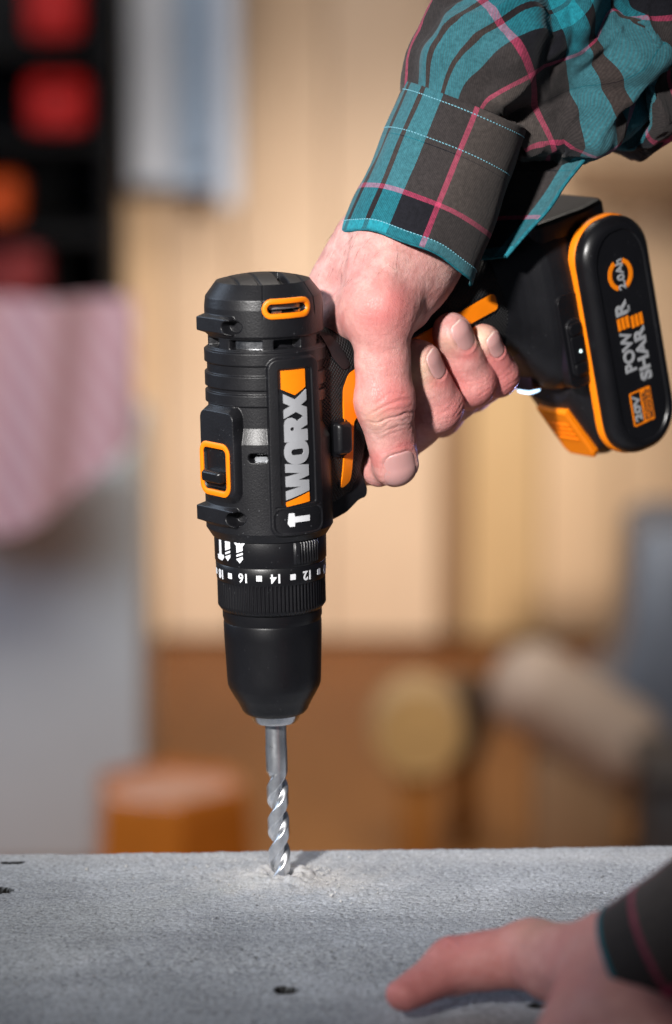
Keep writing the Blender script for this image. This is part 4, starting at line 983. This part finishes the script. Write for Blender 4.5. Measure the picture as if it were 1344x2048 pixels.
# ================================================================== the person: two hands and the shirt sleeves
person = empty('person', (60, 60, 0)); finish(person, 'person in a teal, grey and pink plaid flannel shirt, one hand gripping the drill', 'person')
POFF = np.array([-60, -60, 0.0])
A = lambda *p: np.array(p, float)

# joints of the right hand, in the drill frame
TH = dict(cmc=A(14, 55, 252), mcp=A(23.5, 40.5, 231), ip=A(26.5, 39, 196), tip=A(24.5, 45.5, 169.5))
FI = {'index': [A(-30, 36, 213), A(-28, 66, 178), A(-6, 55, 164.5), A(12.5, 46.5, 165.5)],
      'middle': [A(-36, 60, 208), A(-8, 69.5, 170.8), A(18.5, 72.5, 188.5), A(20.2, 62.2, 208.0)],
      'ring': [A(-36, 84, 214), A(-10, 97, 181), A(18.5, 91.5, 196.5), A(21, 79.0, 218.5)],
      'pinky': [A(-30, 103, 220), A(-7, 112, 189), A(17, 106, 197.5), A(20.5, 96.5, 213.0)]}
FR = {'index': [11, 9.6, 8.2, 7.2], 'middle': [11, 10.8, 10.2, 9.2], 'ring': [11, 10.4, 9.5, 8.1], 'pinky': [10, 9.4, 8.6, 7.2]}
WR = RD.T @ (ray_y(800, 520, 34)); FA = RD.T @ (ray_y(908, 282, 40))
thumb_n = A(0.94, -0.30, 0.06)
def right_sdf(p):
    p = np.asarray(p, np.float32)
    d = rcone(p, WR, FA, 19.6, 19.4, (A(0.79, -0.6, 0), 1.12))
    d = smin(d, rcone(p, A(6, 63, 258), A(-8, 58, 240), 18.5, 18.5), 14)
    for key, r0, r1 in (('index', 12, 10.5), ('middle', 14, 12), ('ring', 14, 11.5), ('pinky', 13, 10.5)):
        d = smin(d, rcone(p, A(-4, 64, 252)+(FI[key][0]-A(-36, 70, 212))*0.25, FI[key][0], r0, r1), 10)
    # ball of the thumb and the web
    d = smin(d, rcone(p, A(9, 61, 250), A(20, 44, 236), 16.0, 14.0), 12)
    d = smin(d, rcone(p, A(12, 73, 247), A(18.5, 58.5, 229.5), 13.5, 7.6), 12)
    d = smin(d, rcone(p, A(-20, 35.5, 221), A(18, 37, 230), 8.5, 8.5), 9)
    # thumb
    t = rcone(p, TH['cmc'], TH['mcp'], 13.0, 12.5, (thumb_n, 0.95))
    t = smin(t, rcone(p, TH['mcp'], TH['mcp']*0.45+TH['ip']*0.55, 12.3, 10.1, (thumb_n, 0.92)), 7)
    t = smin(t, rcone(p, TH['mcp']*0.45+TH['ip']*0.55, TH['ip'], 10.1, 11.2, (thumb_n, 0.9)), 5)
    t = smin(t, rcone(p, TH['ip'], TH['tip'], 11.1, 9.6, (thumb_n, 0.82)), 6)
    d = smin(d, t, 7)
    # knuckle of the thumb
    d = smin(d, rcone(p, TH['mcp']+A(3.0, -3.5, 2), TH['mcp']+A(2.2, -2.5, -6), 8.6, 7.8), 7)
    out = d
    for k in FI:
        q = FI[k]; r = FR[k]
        nrm = np.cross(q[3]-q[2], q[2]-q[1])
        f = rcone(p, q[0], q[1], r[0], r[1])
        mid = q[1]*0.5+q[2]*0.5
        f = smin(f, rcone(p, q[1], mid, r[1], (r[1]+r[2])/2-0.8), 5)
        f = smin(f, rcone(p, mid, q[2], (r[1]+r[2])/2-0.8, r[2]), 5)
        m2 = q[2]*0.55+q[3]*0.45
        f = smin(f, rcone(p, q[2], m2, r[2], r[3]+0.2), 4)
        f = smin(f, rcone(p, m2, q[3], r[3]+0.2, r[3]), 3)
        out = np.minimum(out, smin(d, f, 6)) if k != 'index' else np.minimum(out, smin(d, f, 6))
    return out

NAILS_R = []
def nail_frame(dip, tip, up):
    d = tip-dip; d /= np.linalg.norm(d); n = up-d*(up@d); n /= np.linalg.norm(n); return d, n, np.cross(d, n)
# name: dip, tip, outward direction, half width, half length, centre along the finger past the tip joint
for nm, dip, tip, up, hw, hl, adv in (('thumb', TH['ip'], TH['tip'], A(0.93, -0.37, 0.0), 7.0, 7.6, 0.6),
        ('middle', FI['middle'][2], FI['middle'][3], A(0.92, 0.42, -0.05), 5.0, 6.0, -0.8),
        ('ring', FI['ring'][2], FI['ring'][3], A(0.96, 0.05, 0.1), 5.2, 6.3, -0.4),
        ('pinky', FI['pinky'][2], FI['pinky'][3], A(0.97, 0.1, 0.15), 4.3, 5.2, -0.6)):
    d, n, w = nail_frame(dip, tip, up); NAILS_R.append((nm, tip+d*adv, d, n, w, hw, hl))

def nail_q(v, N):
    nm, c, d, n, w, hw, hl = N
    q = v-c; a = q@w/hw; b = q@d/hl
    e = (np.abs(a)**3.0+np.abs(b)**3.0)**(1/3.0)
    return a, b, e, (q@n) > 0

def build_nail(fn, N, parent, xf):
    nm, c, d, n, w, hw, hl = N
    nr, na = 12, 56
    rho = np.concatenate([[0.001], np.linspace(0.12, 1.0, nr-1)]); t = np.linspace(0, 2*pi, na, endpoint=False)
    ct, st = np.cos(t), np.sin(t); e = 3.0
    un = 1/(np.abs(ct)**e+np.abs(st)**e)**(1/e)
    Rr, T = np.meshgrid(rho, np.arange(na), indexing='ij')
    a = Rr*(ct*un)[T]; b = Rr*(st*un)[T]
    P = c+np.outer((a*hw).ravel(), w)+np.outer((b*hl).ravel(), d)+n*14.0
    P = P.astype(np.float64)
    for _ in range(26):
        s = np.asarray(fn(P.astype(np.float32)))[:, None]; P = P-n*np.clip(s, -2, 2)*0.85
    av, bv, rv = a.ravel(), b.ravel(), Rr.ravel()
    lift = 0.0-0.25*np.clip(rv-0.86, 0, 1)/0.14*(bv < 0.3)-0.15*np.clip(np.abs(av)-0.8, 0, 1)
    top = P+np.outer(lift, n); bot = P-n*0.7
    f = gridf(nr, na, cv=True).tolist(); m = nr*na
    rim = [(nr-1)*na+k for k in range(na)]
    vv = np.concatenate([top, bot[rim]])
    f += [[rim[k], m+k, m+(k+1) % na, rim[(k+1) % na]] for k in range(na)]
    edge = np.concatenate([np.where(bv > 0, bv*np.clip(rv, 0, 1), 0)*0.98, np.ones(na)])
    o = mesh('fingernail', xf(vv), f, M['nail'], parent, True, attr={'edge': edge}); fix_normals(o)
    return o

def gauss(v, c, r): return np.exp(-((v-c)**2).sum(1)/(r*r))
def crease(v, c, d, w, n, pos, bow, depth, width, half):
    """groove across a finger: pos along d from c, bowed"""
    q = v-c; a = q@w; b = q@d-pos-bow*(a/half)**2
    return -depth*np.exp(-(b/width)**2)*np.exp(-(a/half)**4)*((q@n) > -2)

def build_right_hand():
    v, f = surface_nets(right_sdf, (-50, 12, 150), (42, 130, 306), 0.68)
    v, g = snap(right_sdf, v)
    disp = 0.16*vnoise(v, 16, 31)+0.05*vnoise(v, 5, 32)+0.035*vnoise(v, 2.4, 33)
    red = np.zeros(len(v)); pale = np.zeros(len(v))
    # thumb creases over the end joint
    dT, nT, wT = nail_frame(TH['ip'], TH['tip'], A(0.93, -0.37, 0))
    cI = TH['ip']
    for pos, bow, dp, wd, hf in ((-5.5, 3.0, 0.34, 0.5, 8), (-1.8, 2.2, 0.55, 0.5, 9), (0.6, 1.5, 0.25, 0.45, 6), (3.6, 2.0, 0.68, 0.5, 9.5), (6.0, 2.2, 0.22, 0.5, 8), (8.2, 2.5, 0.25, 0.5, 8), (10.5, 2.4, 0.18, 0.5, 7)):
        b_ = pos+0.9*vnoise(v, 9, int(50+pos*3)); disp += crease(v, cI, dT, wT, nT, b_-0.0, bow, dp, wd, hf)
    dm = TH['ip']-TH['mcp']; dm /= np.linalg.norm(dm); wm = np.cross(dm, nT)
    for k, pos in enumerate((10, 15, 20)): disp += crease(v, TH['mcp'], dm, wm, nT, pos+1.2*vnoise(v, 12, 70+k), 2.0, 0.12, 0.6, 8)
    # fingers: creases over the end joints
    for k in ('middle', 'ring', 'pinky'):
        q = FI[k]; d1 = q[3]-q[2]; d1 /= np.linalg.norm(d1); n1 = A(0.9, 0.2, -0.3); n1 -= d1*(n1@d1); n1 /= np.linalg.norm(n1); w1 = np.cross(d1, n1)
        for pos, dp in ((-3.2, 0.16), (-1.0, 0.30), (1.3, 0.18), (3.2, 0.2), (5.0, 0.12)):
            disp += crease(v, q[2], d1, w1, n1, pos+0.6*vnoise(v, 7, int(90+pos)), 1.0, dp, 0.42, 7)
        # inner fold at the bent joint
        d2 = q[2]-q[1]; d2 /= np.linalg.norm(d2)
        red += 0.55*gauss(v, q[2]+n1*8, 8)+0.75*gauss(v, q[3]-d1*7.5+n1*6, 5.5)
    # tendons and veins at the wrist
    def ridge(p0, p1, amp, wd):
        d = p1-p0; l = np.linalg.norm(d); d = d/l; q = v-p0; t = np.clip(q@d, 0, l); r = np.linalg.norm(q-np.outer(t, d), axis=1)
        return amp*np.exp(-(r/wd)**2)
    for p0, p1, amp, wd in ((A(30, 36, 238), A(24, 52, 276), 1.3, 5.0), (A(26, 62, 232), A(20, 72, 268), 0.9, 4.0), (A(28, 56, 226), A(26, 63, 250), 0.7, 3.0), (A(10, 36, 250), A(8, 46, 290), 0.8, 4)):
        disp += ridge(p0, p1, amp, wd)
    disp += -0.9*gauss(v, A(33, 47, 246), 8)
    # nail beds: skin folds round each nail
    for N in NAILS_R:
        a, b, e, on = nail_q(v, N); near = on & (e < 1.8)
        disp += np.where(near, -0.28*(1-sst(0.94, 1.06, e))+0.22*np.exp(-((e-1.17)/0.13)**2)*(b < 0.62)-0.25*np.exp(-((e-1.02)/0.05)**2), 0)
        red += np.where(near & (b < -0.3), 0.35*np.exp(-((e-1.3)/0.28)**2), 0)
    v2 = v+g*disp[:, None]
    red += 0.16+0.75*gauss(v, TH['mcp']+A(9, -4, 0), 13)+0.85*gauss(v, TH['ip']+A(9, -3, 2), 11)+0.3*gauss(v, FI['middle'][2], 16)+0.35*gauss(v, FI['ring'][2], 16)+0.4*gauss(v, FI['pinky'][2], 15)+0.40*gauss(v, TH['tip']-dT*-1+nT*8+A(0, 0, 14), 7)
    red += 0.35*gauss(v, FI['index'][3], 14)+0.30*gauss(v, FI['middle'][1], 16)+0.3*gauss(v, FI['ring'][1], 14)+0.45*gauss(v, A(12, 26, 232), 9)
    red += 0.14*vnoise(v, 20, 40)+0.07*vnoise(v, 7, 41)
    pale = 0.95*gauss(v, FI['middle'][3]+A(3, -6.5, -2), 8.0)+0.75*gauss(v, FI['pinky'][3]+A(3, -5, 3), 6)+0.35*gauss(v, FI['ring'][3]+A(4, -6, -4), 5)+0.3*gauss(v, TH['ip']+A(5, -9, -6), 6)
    xf = lambda q: d2w(q)
    o = mesh('hand', xf(v2), f, M['skin'], person, True, POFF, attr={'red': np.clip(red, 0, 0.95), 'pale': np.clip(pale, 0, 0.95)})
    fix_normals(o); o['label'] = 'hand gripping the drill, thumb down along its side'
    for N in NAILS_R: build_nail(right_sdf, N, o, xf)
    # a few fine hairs on the back of the wrist
    V, Fc = [], []
    sel = np.where((np.abs(v[:, 2]-262) < 20) & (v[:, 1] < 52) & (g@A(0.3, -0.9, 0.2) > 0.55))[0]
    pick = RNG.choice(sel, min(60, len(sel)), replace=False)
    for i in pick:
        p = v2[i]; n = g[i]; dr = A(RNG.normal(0, .35), RNG.normal(-.2, .35), -1.0); dr -= n*(dr@n); dr /= np.linalg.norm(dr)+1e-6
        L_ = RNG.uniform(3, 7); w = np.cross(n, dr); w /= np.linalg.norm(w)+1e-6
        pts = [p+dr*L_*t+n*(1.6*t*(1-0.45*t)) for t in np.linspace(0, 1, 5)]
        for k, q in enumerate(pts):
            r = 0.042*(1-0.75*k/4)
            for a in (0, 2.1, 4.2): V.append(q+(w*cos(a)+n*sin(a))*r)
        b = len(V)-15
        for k in range(4):
            for a in range(3): Fc.append((b+3*k+a, b+3*k+(a+1) % 3, b+3*k+3+(a+1) % 3, b+3*k+3+a))
    h = mesh('wrist_hair', xf(np.array(V)), Fc, simple('brown_hair', (0.05, 0.03, 0.02), 0.6), o, True); h['kind'] = 'stuff'
    return o
build_right_hand()

# ---------------- sleeves
def sheet(name, V, nu, nv, uv, mat, parent, thick, off=(0, 0, 0), cu=False, sub=0):
    """cloth: a grid of points (nu x nv) given some thickness"""
    o = mesh(name, V, gridf(nu, nv, cu=cu), mat, parent, True, off, uv=uv)
    m = o.modifiers.new('thickness', 'SOLIDIFY'); m.thickness = thick*S; m.offset = 0
    if sub: s = o.modifiers.new('smooth', 'SUBSURF'); s.levels = sub; s.render_levels = sub
    return o
def frame_of(a):
    a = a/np.linalg.norm(a); view = -c_f
    b = np.cross(a, view); b /= np.linalg.norm(b)            # to the picture's right when a points up
    d = np.cross(b, a); d /= np.linalg.norm(d)
    if d@view < 0: d = -d
    return a, b, d
def fold(u, v, seed, su, sv, amp):
    P = np.stack([u/su, v/sv, np.zeros_like(u)], -1); n = vnoise(P, 1.0, seed)
    return amp*(1-2*np.abs(np.tanh(1.1*n)))

def build_right_sleeve():
    c0 = ray_y(815, 512, 34); c1 = ray_y(936, 214, 40)
    a, b, d = frame_of(c1-c0); Ln = np.linalg.norm(c1-c0)
    # --- cuff: an open band, unbuttoned at the right
    nu, nv = 220, 60
    ph = np.radians(np.linspace(4, 352, nu)); vv = np.linspace(0, 1, nv)
    PH, VV = np.meshgrid(ph, vv, indexing='ij'); deg = np.degrees(PH)
    r = 28.2-1.8*VV+0.9*np.sin(2*PH+0.6)+0.35*np.sin(5*PH+VV*3)+0.4*np.sin(VV*5+PH*2)
    fl = sst(285, 352, deg); r = r+fl*(5+4*VV)                            # the loose end swings out
    r = r-1.5*(1-sst(4, 30, deg))
    z = VV*(Ln+0.0)+(1-VV)*(7.5*np.sin(np.clip(PH, 0, pi))-2.0+5*sst(250, 352, deg))
    z = z+fl*(12+2*VV)
    X = c0+np.multiply.outer(r*np.cos(PH), b)+np.multiply.outer(r*1.12*np.sin(PH), d)+np.multiply.outer(z, a)
    X = X+np.multiply.outer(fl*(4+17*VV), b)
    Xf = X.reshape(-1, 3); rd_ = Xf-(c0+np.outer((Xf-c0)@a, a)); rd_ /= np.linalg.norm(rd_, axis=1, keepdims=True)
    wob = 0.55*vnoise(Xf, 34, 401)+0.28*vnoise(Xf*np.array([1, 1, 0.6]), 13, 402)
    X = (Xf+rd_*wob[:, None]).reshape(X.shape)+np.multiply.outer(0.5*np.sin(PH*6+0.7)*(1-VV)**3, a)
    arc_u = 27.5*(pi-PH)
    uv = np.stack([arc_u/PLAID, (27.5+VV*Ln)/PLAID], -1).reshape(-1, 2)
    sl = None
    # --- sleeve: tube that bunches above the cuff and runs to the upper right
    keys = [(928, 236, 40, 25), (950, 196, 42, 32), (1035, 140, 46, 37), (1118, 106, 54, 43), (1170, 62, 66, 49), (1300, 30, 82, 52), (1460, -20, 100, 55), (1640, -80, 120, 58)]
    K = np.array([np.append(ray_y(x, y, Y), rr) for x, y, Y, rr in keys])
    m = 300; s = np.linspace(0, len(K)-1, m)
    def cr(t):
        i = int(min(max(math.floor(t), 0), len(K)-2)); q = t-i
        p0, p1, p2, p3 = K[max(i-1, 0)], K[i], K[i+1], K[min(i+2, len(K)-1)]
        return 0.5*((2*p1)+(-p0+p2)*q+(2*p0-5*p1+4*p2-p3)*q*q+(-p0+3*p1-3*p2+p3)*q**3)
    Cc = np.array([cr(t) for t in s]); ctr = Cc[:, :3]; rad = Cc[:, 3]
    tang = np.gradient(ctr, axis=0); tang /= np.linalg.norm(tang, axis=1, keepdims=True)
    ds = np.concatenate([[0], np.cumsum(np.linalg.norm(np.diff(ctr, axis=0), axis=1))])
    n = 260; ph = np.linspace(0, 2*pi, n, endpoint=False)
    V = np.empty((n, m, 3)); UV = np.empty((n+0, m, 2))
    A0, B0, D0_ = frame_of(tang[0])
    u_mm = (pi-ph)*40
    for j in range(m):
        t_, b_, d_ = frame_of(tang[j])
        p = np.stack([np.cos(ph)*1.0, np.sin(ph), np.full(n, ds[j]*0.016)], -1)
        uu = ph*20; vvv = np.full(n, ds[j])
        g = sst(0, 16, ds[j])
        # gathers: long ridges that start at the cuff seam and die out, then broad slanting folds
        q1 = np.sin(ph*9+1.3*np.sin(ph*2+0.5)+0.02*ds[j])*1.6*math.exp(-ds[j]/26)*g
        P1 = np.stack([np.cos(ph)*34-ds[j]*0.45, np.sin(ph)*34+ds[j]*0.25, ds[j]*0.55*np.ones(n)], -1)
        P2 = np.stack([np.cos(ph)*30+ds[j]*0.3, np.sin(ph)*30, ds[j]*0.9*np.ones(n)], -1)
        f1 = 1-2.1*np.abs(np.tanh(1.2*vnoise(P1, 58, 201))); f2 = 1-2*np.abs(np.tanh(1.3*vnoise(P2, 34, 202)))
        f3 = 1-2*np.abs(np.tanh(1.4*vnoise(np.stack([np.cos(ph)*38+ds[j]*0.5, np.sin(ph)*38-ds[j]*0.3, ds[j]*0.7*np.ones(n)], -1), 17, 203)))
        dsp = q1+g*(4.6*f1+1.7*f2+0.9*f3)*min(1, 0.35+ds[j]/60)
        # the puff that hangs over the cuff on the left and a sag beneath
        dsp += g*4*np.exp(-((ds[j]-20)/14)**2)*np.exp(-((np.degrees(ph)-150)/45)**2)
        r = rad[j]+dsp
        V[:, j] = ctr[j]+np.outer(r*np.cos(ph), b_)+np.outer(r*1.0*np.sin(ph), d_)
    # named folds: valleys (negative) and ridges that run over the forearm
    Q = V.reshape(-1, 3); nrm = (V-ctr[None]).reshape(-1, 3); nrm /= np.linalg.norm(nrm, axis=1, keepdims=True)
    push = np.zeros(len(Q))
    for amp, wd, pts in ((-15, 9, ((1062, 268, 10), (1130, 222, 8), (1195, 160, 14), (1240, 70, 22), (1290, -30, 35))), (-3, 6, ((800, 150, 28), (850, 150, 12), (930, 195, 4), (1045, 240, 6))),
                         (-12, 8, ((1100, 300, 18), (1190, 262, 20), (1290, 205, 34), (1400, 150, 50))), (6, 7, ((1010, 232, 6), (1085, 272, 8), (1160, 300, 18), (1250, 300, 30))),
                         (6, 8, ((835, 95, 16), (900, 40, 10), (960, -30, 14))), (-11, 6, ((1120, -40, 22), (1150, 60, 10), (1110, 170, 4))), (-8, 5, ((870, 40, 8), (930, 90, 2), (985, 165, 2))), (5, 9, ((1000, 120, 0), (1075, 150, 2), (1140, 200, 8)))):
        W_ = np.array([ray_y(*p) for p in pts]); best = np.full(len(Q), 1e9)
        for p0, p1 in zip(W_[:-1], W_[1:]):
            d_ = p1-p0; t_ = np.clip((Q-p0)@d_/(d_@d_), 0, 1); best = np.minimum(best, np.linalg.norm(Q-p0-np.outer(t_, d_), axis=1))
        push += amp*np.exp(-(np.maximum(best-4, 0)/wd)**2)
    V = (Q+nrm*push[:, None]).reshape(V.shape)
    # keep the cloth parametrisation tied to its true length round the arm
    UV[..., 0] = 1.0*(np.outer(pi-ph, np.full(m, 40.0))-24.0)/PLAID
    UV[..., 1] = 1.0*(np.tile(ds, (n, 1))+68.0)/PLAID
    # close the seam with a doubled column so the pattern does not smear
    V = np.concatenate([V, V[:1]], 0); UV = np.concatenate([UV, UV[:1]-np.array([2*pi*40/PLAID, 0])], 0)
    sl = sheet('shirt_sleeve', V.reshape(-1, 3), n+1, m, UV.reshape(-1, 2), M['plaid'], person, 1.1, POFF)
    sl['label'] = 'rolled down plaid flannel sleeve bunched above its open cuff'
    cuff = sheet('cuff', X.reshape(-1, 3), nu, nv, uv, M['plaid'], sl, 1.6)
    # hem roll along the cuff's lower edge and the two free ends, and rows of stitches
    def tube_along(P, rr, k=8):
        T = np.gradient(P, axis=0); T /= np.linalg.norm(T, axis=1, keepdims=True)+1e-9
        ref = A(0.3, 0.5, 0.81); N1 = np.cross(T, ref); N1 /= np.linalg.norm(N1, axis=1, keepdims=True); N2 = np.cross(T, N1)
        t = np.linspace(0, 2*pi, k, endpoint=False)
        return (P[:, None]+rr*(np.cos(t)[None, :, None]*N1[:, None]+np.sin(t)[None, :, None]*N2[:, None])).reshape(-1, 3)
    mt = simple('teal_edge', (0.016, 0.13, 0.165), 0.9, 0, 0.35, 500, 0.6, 1500, 0.1)
    for P in (X[:, 0], X[0, :], X[-1, :]):
        mesh('hem', tube_along(P, 0.7), gridf(len(P), 8, cv=True), mt, cuff, True)
    # stitches: short dashes lying just proud of the cloth
    def stitches(row_fn, n_st, parent):
        Vs, Fs = [], []
        for k in range(n_st):
            P, nrm, tdir = row_fn((k+0.25)/n_st)
            L_, wd = 0.46, 0.2; w = np.cross(nrm, tdir)
            base = len(Vs)
            for sx, sw, hh in ((-1, -1, 0.02), (1, -1, 0.02), (1, 1, 0.02), (-1, 1, 0.02), (-0.6, 0, 0.34), (0.6, 0, 0.34)): Vs.append(P+tdir*L_*sx+w*wd*sw+nrm*hh)
            Fs += [(base, base+1, base+5, base+4), (base+3, base+4, base+5, base+2), (base, base+4, base+3), (base+1, base+2, base+5)]
        o = mesh('stitching', Vs, Fs, M['thread'], parent, True); o['kind'] = 'stuff'; return o
    def row(vfrac, p0, p1):
        jv = vfrac*(nv-1)
        def fn(t):
            iu = (p0+(p1-p0)*t-4)/348*(nu-1); i = int(iu); j = int(jv); q = iu-i
            i = min(max(i, 1), nu-3); P = X[i, j]*(1-q)+X[i+1, j]*q
            td = X[i+1, j]-X[i-1, j]; td /= np.linalg.norm(td); up = X[i, min(j+1, nv-1)]-X[i, max(j-1, 0)]; up /= np.linalg.norm(up)
            nn = np.cross(td, up); nn /= np.linalg.norm(nn)
            rd = P-(c0+a*((P-c0)@a))
            if nn@rd < 0: nn = -nn
            return P+nn*0.82, nn, td
        return fn
    stitches(row(0.075, 12, 185), 62, cuff); stitches(row(0.70, 20, 185), 56, cuff); stitches(row(0.955, 12, 185), 60, cuff)
build_right_sleeve()

# ---------------- left hand resting on the slab, in world millimetres
LT = dict(cmc=A(117, -200, 29), mcp=A(94, -159, 21), ip=A(66.5, -152, 14.5), tip=A(47.5, -167.5, 9.0))
def left_sdf(p):
    p = np.asarray(p, np.float32)
    d = rcone(p, A(128, -222, 34), A(195, -246, 60), 22, 24, (A(0.3, 0.2, -0.9), 0.82))
    d = smin(d, rcone(p, A(121, -210, 34), A(98, -286, 26), 18, 15.5), 12)
    d = smin(d, rcone(p, A(127, -228, 32), A(112, -300, 25), 17, 13), 12)
    d = smin(d, rcone(p, A(133, -238, 30), A(130, -306, 23), 17, 13), 12)
    d = smin(d, rcone(p, A(118, -205, 31), A(100, -176, 22), 15, 11), 15)
    t = rcone(p, LT['cmc'], LT['mcp'], 14.5, 11.8)
    t = smin(t, rcone(p, LT['mcp'], LT['ip']*0.6+LT['mcp']*0.4, 11.8, 9.8), 6)
    t = smin(t, rcone(p, LT['ip']*0.6+LT['mcp']*0.4, LT['ip'], 9.8, 10.8), 5)
    t = smin(t, rcone(p, LT['ip'], LT['tip'], 10.2, 7.2, (A(0, 0.3, 1), 0.84)), 5)
    d = smin(d, t, 9)
    for q0, q1, q2, r in ((A(96, -288, 28), A(72, -322, 24), A(54, -340, 10), 10.5), (A(112, -300, 30), A(92, -340, 26), A(76, -362, 10), 10.5), (A(130, -306, 27), A(116, -346, 24), A(104, -368, 9), 10)):
        d = np.minimum(d, smin(d, smin(rcone(p, q0, q1, r+1.5, r-1), rcone(p, q1, q2, r-1, r-2.5), 4), 6))
    return d
def build_left_hand():
    v, f = surface_nets(left_sdf, (24, -382, -4), (200, -132, 112), 1.2)
    v, g = snap(left_sdf, v)
    disp = 0.25*vnoise(v, 18, 61)+0.08*vnoise(v, 6, 62)
    def ridge(p0, p1, amp, wd):
        d = p1-p0; l = np.linalg.norm(d); d = d/l; q = v-p0; t = np.clip(q@d, 0, l); r = np.linalg.norm(q-np.outer(t, d), axis=1)
        return amp*np.exp(-(r/wd)**2)
    disp += ridge(A(98, -270, 36), A(124, -222, 50), 1.8, 4)+ridge(A(98, -178, 33), A(120, -212, 47), 1.8, 4.5)-1.4*gauss(v, A(114, -222, 48), 8)
    red = 0.5*gauss(v, LT['ip']+A(0, 0, 8), 13)+0.5*gauss(v, LT['tip'], 14)+0.35*gauss(v, LT['mcp'], 16)+0.4*gauss(v, A(88, -246, 34), 18)+0.16*vnoise(v, 24, 63)+0.45
    pale = 0.3*gauss(v, A(96, -168, 36), 14)
    dL = LT['tip']-LT['ip']; dL /= np.linalg.norm(dL); nL = A(-0.2, 0.2, 1.0); nL -= dL*(nL@dL); nL /= np.linalg.norm(nL); wL = np.cross(dL, nL)
    for pos, dp in ((-4, 0.5), (-1, 0.8), (2, 0.7), (4.5, 0.4)): disp += crease(v, LT['ip'], dL, wL, nL, pos+0.5*vnoise(v, 9, 77), 1.5, dp, 0.8, 9)
    v2 = v+g*disp[:, None]; v2[:, 2] = np.maximum(v2[:, 2], 0.4)
    o = mesh('hand', v2, f, M['skin'], person, True, POFF, attr={'red': np.clip(red, 0, 0.9), 'pale': np.clip(pale, 0, 0.9)}); fix_normals(o)
    o['label'] = 'other hand pressed flat on the concrete slab, thumb pointing left'
build_left_hand()
def build_left_sleeve():
    c0 = A(132, -231, 31); ax = A(0.80, -0.18, 0.60); ax /= np.linalg.norm(ax)
    b = np.cross(ax, A(0, 0, 1)); b /= np.linalg.norm(b); d = np.cross(b, ax)
    if d[2] < 0: d = -d
    nu, nv = 150, 110; ph = np.linspace(0, 2*pi, nu); s = np.linspace(0, 190, nv)
    PH, Sg = np.meshgrid(ph, s, indexing='ij')
    P = np.stack([np.cos(PH).ravel()*32, np.sin(PH).ravel()*32, Sg.ravel()*0.7], -1)
    r = 36.0+np.minimum(Sg, 70)*0.06+sst(64, 76, Sg)*5+(2.6*(1-2*np.abs(np.tanh(1.2*vnoise(P, 46, 301)))).reshape(PH.shape))*sst(10, 80, Sg)+0.5*np.sin(3*PH)
    X = c0+np.multiply.outer(r*np.cos(PH), b)+np.multiply.outer(r*0.95*np.sin(PH), d)+np.multiply.outer(Sg, ax)
    X[..., 2] = np.maximum(X[..., 2], 2.0+0.4*np.sin(PH*7))
    uv = np.stack([(PH*33+40)/PLAID, (Sg+33)/PLAID], -1).reshape(-1, 2)
    sl = sheet('shirt_sleeve', X.reshape(-1, 3), nu, nv, uv, M['plaid'], person, 1.4, POFF)
    sl['label'] = 'dark plaid sleeve end with a teal hem at the lower right corner'
    Pm = X[:, 0]; T = np.gradient(Pm, axis=0); T /= np.linalg.norm(T, axis=1, keepdims=True); N1 = np.cross(T, ax); N1 /= np.linalg.norm(N1, axis=1, keepdims=True); N2 = np.cross(T, N1)
    t = np.linspace(0, 2*pi, 8, endpoint=False)
    V = (Pm[:, None]+1.2*(np.cos(t)[None, :, None]*N1[:, None]+np.sin(t)[None, :, None]*N2[:, None])).reshape(-1, 3)
    mesh('hem', V, gridf(nu, 8, cv=True), simple('teal_hem', (0.02, 0.15, 0.19), 0.9, 0, 0.3, 500, 0.5, 1500, 0.1), sl)
build_left_sleeve()
